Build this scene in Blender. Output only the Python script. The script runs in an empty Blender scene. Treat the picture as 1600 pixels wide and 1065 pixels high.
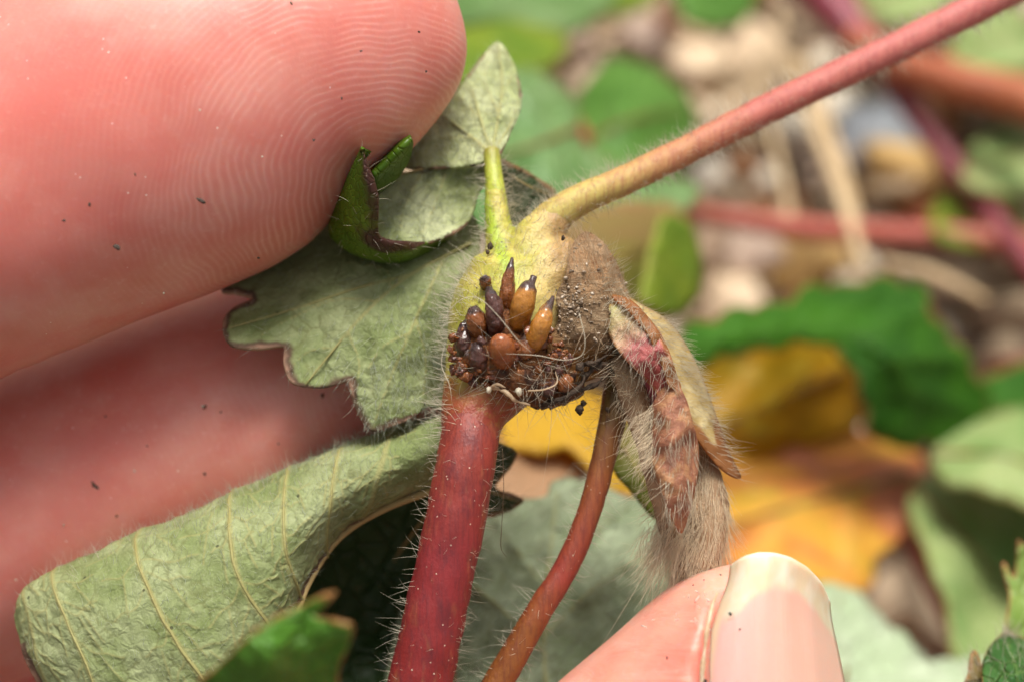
import bpy, bmesh, math, random
import numpy as np
from mathutils import Vector, noise as mnoise
from mathutils.geometry import delaunay_2d_cdt

R = math.radians
random.seed(7)
rng = np.random.default_rng(7)
SC = bpy.context.scene
COL = SC.collection
MM = 0.001
PITCH = R(55.0)          # how steeply the photographer looks down
HOLD = 82.0              # height of the held plant above the soil, mm
DIST = 100.0             # lens to plant, mm
SP, CP = math.sin(PITCH), math.cos(PITCH)

def to_world(v):
    v = np.asarray(v, float)
    x, y, z = v[..., 0], v[..., 1], v[..., 2]
    return np.stack([x, y * SP - z * CP, y * CP + z * SP + HOLD], -1)

def to_local(w):
    w = np.asarray(w, float)
    x, y, z = w[..., 0], w[..., 1], w[..., 2] - HOLD
    return np.stack([x, y * SP + z * CP, -y * CP + z * SP], -1)

# ------------------------------------------------------------------ camera
cam_d = bpy.data.cameras.new('camera')
cam = bpy.data.objects.new('camera', cam_d)
COL.objects.link(cam)
cam_d.sensor_width = 36.0
cam_d.lens = 72.0
cam_d.clip_start = 0.005
cam_d.clip_end = 200.0
cam.location = to_world((0, 0, DIST)) * MM
cam.rotation_euler = (R(90) - PITCH, 0, 0)
cam_d.dof.use_dof = True
cam_d.dof.focus_distance = 0.1002
cam_d.dof.aperture_fstop = 25.0
SC.camera = cam

# ------------------------------------------------------------------ sky, sun, exposure
SUN_EL, SUN_AZ = R(67), R(10)       # azimuth from +Y towards +X
W = bpy.data.worlds.new('World')
SC.world = W
W.use_nodes = True
wn = W.node_tree
sky = wn.nodes.new('ShaderNodeTexSky')
sky.sky_type = 'NISHITA'
sky.sun_disc = False
sky.sun_elevation = SUN_EL
sky.sun_rotation = SUN_AZ
sky.dust_density = 6.0
sky.air_density = 1.0
hs = wn.nodes.new('ShaderNodeHueSaturation')
hs.inputs['Saturation'].default_value = 0.10      # thin cloud cover
wn.links.new(sky.outputs[0], hs.inputs['Color'])
wn.links.new(hs.outputs[0], wn.nodes['Background'].inputs[0])
wn.nodes['Background'].inputs[1].default_value = 0.074
sun_d = bpy.data.lights.new('sun', 'SUN')
sun_d.energy = 2.0
sun_d.angle = R(24)
sun_d.color = (1.0, 0.94, 0.86)
sun = bpy.data.objects.new('sun', sun_d)
COL.objects.link(sun)
sun.rotation_euler = (R(90) - SUN_EL, 0, 0)
sd = Vector((math.sin(SUN_AZ) * math.cos(SUN_EL), math.cos(SUN_AZ) * math.cos(SUN_EL), math.sin(SUN_EL)))
sun.rotation_euler = sd.to_track_quat('Z', 'Y').to_euler()
sun.location = sd * 2.0
VS = SC.view_settings
SC.display_settings.display_device = 'sRGB'
VS.view_transform = 'Standard'
VS.look = 'None'
VS.exposure = 0.98
VS.gamma = 1.0
VS.use_curve_mapping = False
SC.render.engine = 'CYCLES'
SC.cycles.use_denoising = True
SC.cycles.use_adaptive_sampling = False
SC.cycles.max_bounces = 6
SC.cycles.diffuse_bounces = 3
SC.cycles.transmission_bounces = 3
SC.cycles.transparent_max_bounces = 6
SC.cycles.caustics_reflective = False
SC.cycles.caustics_refractive = False
SC.cycles.sample_clamp_indirect = 6.0

# ------------------------------------------------------------------ numeric helpers
PX = 32.0
def P(px, py, z=0.0):
    k = (DIST - z) / DIST / PX
    return np.array([(px - 800.0) * k, (532.5 - py) * k, z])

def PA(a):
    a = np.asarray(a, float)
    k = (DIST - a[:, 2]) / DIST / PX
    return np.stack([(a[:, 0] - 800) * k, (532.5 - a[:, 1]) * k, a[:, 2]], 1)

def catmull(pts, m, closed=False):
    pts = np.asarray(pts, float)
    n = len(pts)
    if closed:
        t = np.linspace(0, n, m, endpoint=False)
    else:
        t = np.linspace(0, n - 1, m)
    i = np.minimum(t.astype(int), n - 1 if closed else max(n - 2, 0))
    f = (t - i)[:, None]
    def g(k):
        return pts[k % n] if closed else pts[np.clip(k, 0, n - 1)]
    p0, p1, p2, p3 = g(i - 1), g(i), g(i + 1), g(i + 2)
    if not closed:
        p0 = np.where((i == 0)[:, None], 2 * p1 - p2, p0)
        p3 = np.where((i >= n - 2)[:, None], 2 * p2 - p1, p3)
    return 0.5 * (2 * p1 + (p2 - p0) * f + (2 * p0 - 5 * p1 + 4 * p2 - p3) * f ** 2 + (3 * p1 - p0 - 3 * p2 + p3) * f ** 3)

def resample(pts, m):
    pts = catmull(pts, max(200, 4 * m))
    d = np.r_[0, np.cumsum(np.linalg.norm(np.diff(pts[:, :3], axis=0), axis=1))]
    s = np.linspace(0, d[-1], m)
    return np.stack([np.interp(s, d, pts[:, k]) for k in range(pts.shape[1])], 1)

def nz(v, scale, seed=0.0, octaves=1):
    out = np.empty(len(v))
    if octaves == 1:
        for k, p in enumerate(v):
            out[k] = mnoise.noise((p[0] * scale + seed, p[1] * scale - seed, p[2] * scale + 2 * seed))
    else:
        for k, p in enumerate(v):
            out[k] = mnoise.fractal((p[0] * scale + seed, p[1] * scale - seed, p[2] * scale + 2 * seed), 1.0, 2.0, octaves)
    return out

def sstep(a, b, x):
    t = np.clip((x - a) / (b - a), 0, 1)
    return t * t * (3 - 2 * t)

# ------------------------------------------------------------------ object helpers
def empty(name, at_local, label=None, cat=None, group=None, kind=None):
    o = bpy.data.objects.new(name, None)
    COL.objects.link(o)
    o.empty_display_size = 0.003
    o.location = to_world(at_local) * MM
    tag(o, label, cat, group, kind)
    return o

def tag(o, label=None, cat=None, group=None, kind=None):
    if label: o['label'] = label
    if cat: o['category'] = cat
    if group: o['group'] = group
    if kind: o['kind'] = kind
    return o

def chain_loc(parent):
    loc = np.zeros(3)
    while parent is not None:
        loc += np.array(parent.location)
        parent = parent.parent
    return loc

def mesh(name, V, F, mat, parent=None, attrs=None, smooth=True, solid=0.0, world=False, origin=None):
    V = np.asarray(V, float)
    Wd = (V if world else to_world(V)) * MM
    if parent is None:
        base = np.array([Wd[:, 0].mean(), Wd[:, 1].mean(), Wd[:, 2].min()]) if origin is None else np.asarray(origin) * MM
    else:
        base = chain_loc(parent)
    me = bpy.data.meshes.new(name)
    faces = F.tolist() if isinstance(F, np.ndarray) else F
    me.from_pydata((Wd - base).tolist(), [], faces)
    at = me.attributes.new('rest', 'FLOAT_VECTOR', 'POINT')
    at.data.foreach_set('vector', (to_local(V) if world else V).astype(np.float32).ravel())
    for k, a in (attrs or {}).items():
        x = me.attributes.new(k, 'FLOAT', 'POINT')
        x.data.foreach_set('value', np.asarray(a, np.float32))
    if smooth:
        me.polygons.foreach_set('use_smooth', [True] * len(me.polygons))
    me.materials.append(mat)
    me.update()
    o = bpy.data.objects.new(name, me)
    COL.objects.link(o)
    if parent is None:
        o.location = base
    else:
        o.parent = parent
    if solid:
        m = o.modifiers.new('thickness', 'SOLIDIFY')
        m.thickness = solid * MM
        m.offset = -1.0
    return o

def tube(pts, rad, n=14, m=40, wob=0.0, seed=0.0, wf=0.9, flat=1.0):
    """pts: local mm points; rad: radii at the points; returns V, F, t, N"""
    A = np.c_[np.asarray(pts, float), np.asarray(rad, float)]
    C = resample(A, m)
    p, r = C[:, :3], np.maximum(C[:, 3], 1e-4)
    T = np.gradient(p, axis=0)
    T /= np.linalg.norm(T, axis=1)[:, None]
    up = np.array([0.0, 0, 1]) if abs(T[0][2]) < 0.9 else np.array([0, 1.0, 0])
    Ns = []
    nrm = up - T[0] * up.dot(T[0]); nrm /= np.linalg.norm(nrm)
    for i in range(m):
        nrm = nrm - T[i] * nrm.dot(T[i]); nrm /= np.linalg.norm(nrm)
        Ns.append(nrm)
    Ns = np.array(Ns); B = np.cross(T, Ns)
    a = np.linspace(0, 2 * np.pi, n, endpoint=False)
    V = p[:, None] + r[:, None, None] * (flat * np.cos(a)[None, :, None] * Ns[:, None] + np.sin(a)[None, :, None] * B[:, None])
    dirs = (V - p[:, None]).reshape(-1, 3)
    V = V.reshape(-1, 3)
    if wob:
        V = V + dirs * (wob * nz(V, wf, seed, 3))[:, None]
    t = np.repeat(np.linspace(0, 1, m), n)
    i, j = np.meshgrid(np.arange(m - 1), np.arange(n), indexing='ij')
    j2 = (j + 1) % n
    F = np.stack([i * n + j, i * n + j2, (i + 1) * n + j2, (i + 1) * n + j], -1).reshape(-1, 4).tolist()
    nv = len(V)
    V = np.r_[V, [p[0] - T[0] * r[0] * 0.3, p[-1] + T[-1] * r[-1] * 0.3]]
    t = np.r_[t, 0, 1]
    F += [[(j + 1) % n, j, nv] for j in range(n)]
    F += [[(m - 1) * n + j, (m - 1) * n + (j + 1) % n, nv + 1] for j in range(n)]
    return V, F, t

def ball(c, r, nu=16, nv=10, rough=0.0, seed=0.0, freq=0.8):
    V, F = [], []
    for i in range(nv + 1):
        th = math.pi * i / nv
        for j in range(nu):
            ph = 2 * math.pi * j / nu
            V.append((math.sin(th) * math.cos(ph), math.sin(th) * math.sin(ph), math.cos(th)))
    V = np.array(V)
    for i in range(nv):
        for j in range(nu):
            F.append([i * nu + j, (i + 1) * nu + j, (i + 1) * nu + (j + 1) % nu, i * nu + (j + 1) % nu])
    if rough:
        V = V * (1 + rough * nz(V, freq, seed, 3))[:, None]
    return np.asarray(c) + V * np.asarray(r), F

def join(parts):
    Vs, Fs, off = [], [], 0
    for V, F in parts:
        Vs.append(V)
        Fs += [[i + off for i in f] for f in F]
        off += len(V)
    return np.concatenate(Vs), Fs

def remesh(V, F, voxel, smooth_iter=6):
    me = bpy.data.meshes.new('tmp')
    me.from_pydata(np.asarray(V).tolist(), [], F)
    o = bpy.data.objects.new('tmp', me)
    COL.objects.link(o)
    m = o.modifiers.new('r', 'REMESH'); m.mode = 'VOXEL'; m.voxel_size = voxel
    if smooth_iter:
        s = o.modifiers.new('s', 'SMOOTH'); s.factor = 0.5; s.iterations = smooth_iter
    dg = bpy.context.evaluated_depsgraph_get()
    e = o.evaluated_get(dg)
    em = e.to_mesh()
    nv = np.empty(len(em.vertices) * 3, np.float32); em.vertices.foreach_get('co', nv)
    fs = [list(p.vertices) for p in em.polygons]
    e.to_mesh_clear()
    bpy.data.objects.remove(o); bpy.data.meshes.remove(me)
    return nv.reshape(-1, 3).astype(float), fs

def tris(F):
    T = []
    for f in F:
        T.append(f[:3])
        if len(f) == 4: T.append([f[0], f[2], f[3]])
    return np.array(T)

def scatter(V, F, n, keep=None):
    """random points and normals on a mesh; keep(p, nrm) -> 0..1 probability"""
    T = tris(F)
    a, b, c = V[T[:, 0]], V[T[:, 1]], V[T[:, 2]]
    N = np.cross(b - a, c - a)
    ar = np.linalg.norm(N, axis=1)
    N = N / np.maximum(ar, 1e-12)[:, None]
    ctr = (a + b + c) / 3
    w = ar.copy()
    if keep is not None:
        w = w * np.clip(keep(ctr, N), 0, None)
    k = rng.choice(len(T), n, p=w / w.sum())
    u, v = rng.random(n), rng.random(n)
    s = np.sqrt(u)
    p = (1 - s)[:, None] * a[k] + (s * (1 - v))[:, None] * b[k] + (s * v)[:, None] * c[k]
    return p, N[k]

def hair_geo(root, direction, length, rad, bend=None, K=5, curl=0.25, clump=0):
    n = len(root)
    d = direction / np.linalg.norm(direction, axis=1)[:, None]
    L = np.broadcast_to(np.asarray(length, float), (n,))
    rr = np.broadcast_to(np.asarray(rad, float), (n,))
    bd = rng.normal(0, curl, (n, 3)) if bend is None else bend + rng.normal(0, curl, (n, 3))
    if clump:
        lead = rng.choice(n, max(2, n // clump), replace=False)
        own = root + L[:, None] * (d + bd)
        D2 = np.linalg.norm(root[:, None] - root[lead][None], axis=2)
        tgt = own[lead][np.argmin(D2, axis=1)]
        bd = bd + 0.75 * np.clip(tgt - own, -0.9, 0.9) / L[:, None]
    s = np.linspace(0, 1, K)
    p = root[:, None] + L[:, None, None] * (s[None, :, None] * d[:, None] + (s ** 2)[None, :, None] * bd[:, None])
    ref = np.where(np.abs(d[:, 2:3]) < 0.9, np.array([[0, 0, 1.0]]), np.array([[1.0, 0, 0]]))
    n1 = np.cross(d, ref); n1 /= np.linalg.norm(n1, axis=1)[:, None]
    n2 = np.cross(d, n1)
    taper = 1 - 0.85 * s ** 1.5
    a = np.array([0, 2 * np.pi / 3, 4 * np.pi / 3])
    ring = np.cos(a)[None, None, :, None] * n1[:, None, None] + np.sin(a)[None, None, :, None] * n2[:, None, None]
    V = p[:, :, None] + ring * (rr[:, None] * taper[None])[:, :, None, None]
    V = V.reshape(-1, 3)
    h = np.arange(n)[:, None, None] * (K * 3)
    i = np.arange(K - 1)[None, :, None] * 3
    j = np.arange(3)[None, None, :]
    j2 = (j + 1) % 3
    F = np.stack(np.broadcast_arrays(h + i + j, h + i + j2, h + i + 3 + j2, h + i + 3 + j), -1).reshape(-1, 4)
    return V, F

def hairs(name, root, direction, length, rad, mat, parent, bend=None, curl=0.25, K=5, clump=0):
    V, F = hair_geo(root, direction, length, rad, bend, K, curl, clump)
    return tag(mesh(name, V, F, mat, parent), kind='stuff')

class RBF:
    """smooth height field z(px, py) through a few control points"""
    def __init__(s, pts):
        a = np.asarray(pts, float)
        s.c = a[:, :2] / 100; z = a[:, 2]
        n = len(a)
        D = np.linalg.norm(s.c[:, None] - s.c[None], axis=2)
        K = s.f(D)
        Q = np.c_[np.ones(n), s.c]
        A = np.zeros((n + 3, n + 3)); A[:n, :n] = K + 1e-3 * np.eye(n); A[:n, n:] = Q; A[n:, :n] = Q.T
        s.w = np.linalg.lstsq(A, np.r_[z, 0, 0, 0], rcond=None)[0]
    @staticmethod
    def f(d):
        return np.where(d > 1e-9, d * d * np.log(np.maximum(d, 1e-9)), 0)
    def __call__(s, xy):
        q = np.asarray(xy, float) / 100
        D = np.linalg.norm(q[:, None] - s.c[None], axis=2)
        return s.f(D) @ s.w[:-3] + np.c_[np.ones(len(q)), q] @ s.w[-3:]

def dist_poly(q, poly, closed=False):
    """distance of points q (N,2) to a polyline, and arc parameter 0..1"""
    a = poly if not closed else np.r_[poly, poly[:1]]
    best = np.full(len(q), 1e9); par = np.zeros(len(q))
    L = np.r_[0, np.cumsum(np.linalg.norm(np.diff(a, axis=0), axis=1))]
    for k in range(len(a) - 1):
        d = a[k + 1] - a[k]; l2 = max(d @ d, 1e-9)
        t = np.clip(((q - a[k]) @ d) / l2, 0, 1)
        ds = np.linalg.norm(q - (a[k] + t[:, None] * d), axis=1)
        m = ds < best
        best[m] = ds[m]; par[m] = (L[k] + t[m] * math.sqrt(l2)) / L[-1]
    return best, par

def inside(q, poly):
    x, y = q[:, 0], q[:, 1]
    c = np.zeros(len(q), bool)
    n = len(poly)
    for i in range(n):
        x1, y1 = poly[i]; x2, y2 = poly[(i + 1) % n]
        if y1 == y2: continue
        m = ((y1 > y) != (y2 > y)) & (x < (x2 - x1) * (y - y1) / (y2 - y1) + x1)
        c ^= m
    return c

def sheet_geo(outline, ctrl, step, veins=(), wrinkle=0.0, wscale=0.02, seed=0.0, teeth=None, vein_h=0.12, quilt=0.0):
    """leaf-like sheet: smoothed outline filled with triangles over a curved height field.
    veins: (polyline px, half width px)."""
    o = np.asarray(outline, float)
    per = np.linalg.norm(np.diff(np.r_[o, o[:1]], axis=0), axis=1).sum()
    m = max(24, int(per / step))
    o = catmull(o, m, closed=True)
    area = 0.5 * np.sum(o[:, 0] * np.roll(o[:, 1], -1) - np.roll(o[:, 0], -1) * o[:, 1])
    if teeth:
        sp, amp = teeth
        d = np.r_[0, np.cumsum(np.linalg.norm(np.diff(o, axis=0), axis=1))]
        tang = np.roll(o, -1, 0) - np.roll(o, 1, 0); tang /= np.maximum(np.linalg.norm(tang, axis=1), 1e-6)[:, None]
        nr = np.stack([tang[:, 1], -tang[:, 0]], 1) * (1 if area > 0 else -1)
        cnt = max(3, round(per / sp))
        ph = (d / d[-1] * cnt)
        jitter = np.array([0.7 + 0.6 * random.random() for _ in range(cnt + 1)])
        fr = ph % 1
        o = o + nr * (amp * jitter[np.minimum(ph.astype(int), cnt)] * np.sin(np.pi * fr) ** 0.7)[:, None]
    mn, mx = o.min(0), o.max(0)
    xs = np.arange(mn[0], mx[0], step); ys = np.arange(mn[1], mx[1], step * 0.87)
    g = np.stack(np.meshgrid(xs, ys), -1).astype(float)
    g[1::2, :, 0] += step / 2
    g = g.reshape(-1, 2) + rng.uniform(-0.18, 0.18, (g.size // 2, 2)) * step
    g = g[inside(g, o)]
    dd, _ = dist_poly(g, o, True)
    g = g[dd > 0.55 * step]
    pts = np.r_[o, g]
    n = len(o)
    r = delaunay_2d_cdt([Vector(p) for p in pts.tolist()], [(i, (i + 1) % n) for i in range(n)], [list(range(n))], 1, 1e-6)
    q = np.array([[v.x, v.y] for v in r[0]])
    F = [list(f) for f in r[2]]
    z = RBF(ctrl)(q)
    if wrinkle:
        z = z + wrinkle * nz(np.c_[q, np.zeros(len(q))], wscale, seed, 3)
    vein = np.zeros(len(q))
    cell = np.zeros(len(q))
    for pl, wd in veins:
        pl = catmull(pl, 24)
        ds, pr = dist_poly(q, pl)
        w_ = wd * (1 - 0.6 * pr)
        vein = np.maximum(vein, np.exp(-(ds / w_) ** 2))
        cell = np.maximum(cell, np.exp(-(ds / (w_ * 5)) ** 2))
    z = z + vein_h * vein - quilt * (1 - cell)
    edge, _ = dist_poly(q, o, True)
    V = PA(np.c_[q, z])
    # faces must look at the lens
    Fo = []
    for f in F:
        a, b, c = V[f[0]], V[f[1]], V[f[2]]
        if np.cross(b - a, c - a)[2] < 0: f = f[::-1]
        Fo.append(f)
    return V, Fo, {'vein': vein, 'edge': edge / PX}

def surf_geo(rows, nu, nv):
    """smooth surface through a control grid rows[v][u] = (px,py,z); returns V, F, evaluator"""
    G = np.array([PA(r) for r in rows])                       # nv0, nu0, 3
    A = np.stack([catmull(r, nu) for r in G])
    S = np.stack([catmull(A[:, k], nv) for k in range(nu)], 1)
    V = S.reshape(-1, 3)
    i, j = np.meshgrid(np.arange(nv - 1), np.arange(nu - 1), indexing='ij')
    F = np.stack([i * nu + j, i * nu + j + 1, (i + 1) * nu + j + 1, (i + 1) * nu + j], -1).reshape(-1, 4).tolist()
    uu = np.tile(np.linspace(0, 1, nu), nv); vv = np.repeat(np.linspace(0, 1, nv), nu)
    def at(u, v):
        x = np.clip(u, 0, 1) * (nu - 1); y = np.clip(v, 0, 1) * (nv - 1)
        i0, j0 = int(min(y, nv - 2)), int(min(x, nu - 2))
        fy, fx = y - i0, x - j0
        return (S[i0, j0] * (1 - fx) + S[i0, j0 + 1] * fx) * (1 - fy) + (S[i0 + 1, j0] * (1 - fx) + S[i0 + 1, j0 + 1] * fx) * fy
    return V, F, uu, vv, at

# ------------------------------------------------------------------ material helpers
class Mat:
    def __init__(s, name):
        s.m = bpy.data.materials.new(name)
        s.m.use_nodes = True
        s.t = s.m.node_tree
        s.b = s.t.nodes['Principled BSDF']
        s._rest = None
    def new(s, typ, **kw):
        n = s.t.nodes.new(typ)
        for k, v in kw.items(): setattr(n, k, v)
        return n
    def put(s, sock, v):
        if isinstance(v, bpy.types.NodeSocket): s.t.links.new(v, sock)
        elif isinstance(v, (tuple, list)): sock.default_value = (*v, 1.0) if len(v) == 3 and sock.type == 'RGBA' else v
        else: sock.default_value = v
    def attr(s, name, vec=False):
        n = s.new('ShaderNodeAttribute', attribute_name=name)
        return n.outputs['Vector' if vec else 'Fac']
    @property
    def rest(s):
        if s._rest is None: s._rest = s.attr('rest', True)
        return s._rest
    def objmm(s):
        c = s.new('ShaderNodeTexCoord')
        v = s.new('ShaderNodeVectorMath', operation='SCALE')
        s.t.links.new(c.outputs['Object'], v.inputs[0]); v.inputs['Scale'].default_value = 1000
        return v.outputs[0]
    def mapv(s, vec, loc=(0, 0, 0), rot=(0, 0, 0), scale=(1, 1, 1)):
        n = s.new('ShaderNodeMapping')
        s.put(n.inputs[0], vec)
        n.inputs['Location'].default_value = loc; n.inputs['Rotation'].default_value = rot; n.inputs['Scale'].default_value = scale
        return n.outputs[0]
    def noise(s, scale, detail=3, rough=0.55, vec=None, dist=0.0):
        n = s.new('ShaderNodeTexNoise')
        s.put(n.inputs['Vector'], s.rest if vec is None else vec)
        n.inputs['Scale'].default_value = scale; n.inputs['Detail'].default_value = detail
        n.inputs['Roughness'].default_value = rough; n.inputs['Distortion'].default_value = dist
        return n.outputs['Fac']
    def voro(s, scale, feature='F1', vec=None, out='Distance', rand=1.0):
        n = s.new('ShaderNodeTexVoronoi', feature=feature)
        s.put(n.inputs['Vector'], s.rest if vec is None else vec)
        n.inputs['Scale'].default_value = scale
        n.inputs['Randomness'].default_value = rand
        return n.outputs[out]
    def math(s, op, a, b=None, c=None, clamp=False):
        n = s.new('ShaderNodeMath', operation=op, use_clamp=clamp)
        s.put(n.inputs[0], a)
        if b is not None: s.put(n.inputs[1], b)
        if c is not None: s.put(n.inputs[2], c)
        return n.outputs[0]
    def rng(s, v, a, b, lo=0.0, hi=1.0, smooth=True):
        n = s.new('ShaderNodeMapRange', interpolation_type='SMOOTHSTEP' if smooth else 'LINEAR')
        s.put(n.inputs[0], v)
        for k, x in zip((1, 2, 3, 4), (a, b, lo, hi)): n.inputs[k].default_value = x
        return n.outputs[0]
    def mix(s, f, a, b, blend='MIX'):
        n = s.new('ShaderNodeMix', data_type='RGBA', blend_type=blend)
        s.put(n.inputs[0], f); s.put(n.inputs[6], a); s.put(n.inputs[7], b)
        return n.outputs[2]
    def ramp(s, f, stops):
        n = s.new('ShaderNodeValToRGB')
        s.put(n.inputs[0], f)
        e = n.color_ramp.elements
        while len(e) < len(stops): e.new(0.5)
        for x, (p, c) in zip(e, stops):
            x.position = p; x.color = (*c, 1)
        return n.outputs[0]
    def sep(s, v):
        n = s.new('ShaderNodeSeparateXYZ'); s.put(n.inputs[0], v)
        return n.outputs
    def bump(s, h, dist, strength=1.0, normal=None):
        n = s.new('ShaderNodeBump')
        s.put(n.inputs['Height'], h)
        n.inputs['Distance'].default_value = dist * MM; n.inputs['Strength'].default_value = strength
        if normal is not None: s.put(n.inputs['Normal'], normal)
        return n.outputs[0]
    def set(s, **kw):
        names = dict(color='Base Color', rough='Roughness', normal='Normal', spec='Specular IOR Level', sss='Subsurface Weight',
                     ssr='Subsurface Radius', sss_scale='Subsurface Scale', coat='Coat Weight', coat_rough='Coat Roughness',
                     sheen='Sheen Weight', sheen_rough='Sheen Roughness', trans='Transmission Weight', alpha='Alpha')
        for k, v in kw.items(): s.put(s.b.inputs[names[k]], v)
        return s.m
    def translucent(s, color, amount, normal=None):
        """light coming through a thin leaf or membrane"""
        tr = s.new('ShaderNodeBsdfTranslucent')
        s.put(tr.inputs[0], color)
        mx = s.new('ShaderNodeMixShader')
        mx.inputs[0].default_value = amount
        s.t.links.new(s.b.outputs[0], mx.inputs[1]); s.t.links.new(tr.outputs[0], mx.inputs[2])
        s.t.links.new(mx.outputs[0], s.t.nodes['Material Output'].inputs[0])
        return s.m

def px_mm(px, py):
    return ((px - 800) / PX, (532.5 - py) / PX)

# ------------------------------------------------------------------ materials
def skin_mat(name, print_center=None, tint=(0.67, 0.245, 0.20), lines=0.0, warm=0.0):
    k = Mat(name)
    mott = k.noise(0.22, 4, 0.6)
    fine = k.noise(2.6, 3, 0.6)
    c = k.mix(k.rng(mott, 0.35, 0.68), tuple(x * y for x, y in zip(tint, (0.98, 0.82, 0.80))), tuple(min(1, x * y) for x, y in zip(tint, (1.04, 1.2, 1.2))))
    c = k.mix(k.rng(fine, 0.55, 0.75, 0, 0.16), c, (0.86, 0.60, 0.50))
    c = k.mix(k.rng(k.noise(0.085, 3, 0.55), 0.42, 0.66, 0, 0.55), c, tuple(x * y for x, y in zip(tint, (0.94, 0.66, 0.66))))
    c = k.mix(k.rng(k.noise(0.12, 3, 0.55, vec=k.mapv(k.rest, loc=(9, 4, 2))), 0.50, 0.70, 0, 0.45), c, tuple(min(1, x * y) for x, y in zip(tint, (1.1, 1.5, 1.55))))
    pore = k.rng(k.voro(3.4, 'F1'), 0.02, 0.16)
    h = k.math('ADD', k.math('MULTIPLY', fine, 0.35), k.math('MULTIPLY', pore, 0.12))
    nrm = k.bump(h, 0.06, 0.7)
    if print_center is not None:
        cx, cy = print_center
        wob = k.noise(0.16, 2, 0.5)
        x, y, z = k.sep(k.rest)
        # ridges arch over the pad core and fan out towards the joint
        xr = k.math('ADD', k.math('MULTIPLY', k.math('SUBTRACT', x, cx), 0.93), k.math('MULTIPLY', k.math('SUBTRACT', y, cy), 0.30))
        yr = k.math('SUBTRACT', k.math('MULTIPLY', k.math('SUBTRACT', y, cy), 0.93), k.math('MULTIPLY', k.math('SUBTRACT', x, cx), 0.30))
        yneg = k.math('MULTIPLY', k.math('MINIMUM', yr, 0.0), 0.30)
        ypos = k.math('MAXIMUM', yr, 0.0)
        yy = k.math('ADD', ypos, yneg)
        d = k.math('SQRT', k.math('ADD', k.math('MULTIPLY', xr, xr), k.math('MULTIPLY', yy, yy)))
        d0 = d
        d = k.math('ADD', d, k.math('MULTIPLY', wob, 2.6))
        d = k.math('ADD', d, k.math('MULTIPLY', k.noise(0.7, 2, 0.5), 0.20))
        s_ = k.math('SINE', k.math('MULTIPLY', d, 2 * math.pi / 0.34))
        s01 = k.math('MULTIPLY_ADD', s_, 0.5, 0.5)
        brk = k.math('MULTIPLY', k.rng(k.noise(0.28, 4, 0.65), 0.32, 0.60), k.rng(d0, 15.0, 6.0, 0.35, 1.0))          # ridges come and go
        amp = k.math('MULTIPLY', k.math('MULTIPLY', brk, k.rng(z, -7.5, -5.0, 0.12, 1.0)), k.rng(x, cx - 17.0, cx - 6.0, 0.30, 1.0))
        rid = k.math('MULTIPLY', k.math('POWER', s01, 1.7), amp)
        c = k.mix(k.math('MULTIPLY', rid, 0.22), c, (0.90, 0.60, 0.50))
        nrm = k.bump(rid, 0.009, 0.7, nrm)
    if lines:
        st = k.mapv(k.rest, rot=(0, 0, R(-28)), scale=(0.35, 2.6, 1.0))
        ln = k.noise(0.5, 4, 0.55, vec=st, dist=0.5)
        nrm = k.bump(ln, 0.30 * lines, 0.7, nrm)
        c = k.mix(k.rng(ln, 0.5, 0.75, 0, 0.14), c, (0.85, 0.58, 0.50))
    sp = k.voro(1.15, 'F1')                                       # dry flakes
    fl = k.math('MULTIPLY', k.math('LESS_THAN', sp, 0.055), k.rng(k.noise(0.35, 2), 0.5, 0.62))
    c = k.mix(k.math('MULTIPLY', fl, 0.75), c, (0.90, 0.78, 0.70))
    return k.set(color=c, rough=0.40, spec=0.45, sss=1.0, ssr=(1.0, 0.32, 0.18), sss_scale=0.0017, normal=nrm)

def nail_mat():
    k = Mat('fingernail')
    f = k.attr('free')                                            # 0 over the nail bed, 1 at the free edge
    s = k.attr('side')
    nzz = k.noise(1.0, 3)
    ff = k.math('ADD', f, k.math('MULTIPLY', k.math('SUBTRACT', nzz, 0.5), 0.05))
    bed = k.mix(k.rng(s, 0.1, 0.7), (0.90, 0.52, 0.46), (0.87, 0.50, 0.39))
    white = k.mix(k.rng(k.noise(0.6, 2), 0.35, 0.7), (0.78, 0.63, 0.42), (0.84, 0.74, 0.58))
    c = k.mix(k.rng(ff, 0.43, 0.50), bed, white)
    c = k.mix(k.rng(s, 0.085, 0.03), c, (0.80, 0.66, 0.45))
    st = k.mapv(k.rest, rot=(0, 0, R(6)), scale=(4.0, 0.25, 1))
    g = k.noise(1.2, 3, vec=st)
    return k.set(color=c, rough=0.30, spec=0.5, sss=0.8, ssr=(1.0, 0.5, 0.4), sss_scale=0.0009, normal=k.bump(g, 0.035, 0.7), coat=0.25, coat_rough=0.25)

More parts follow.
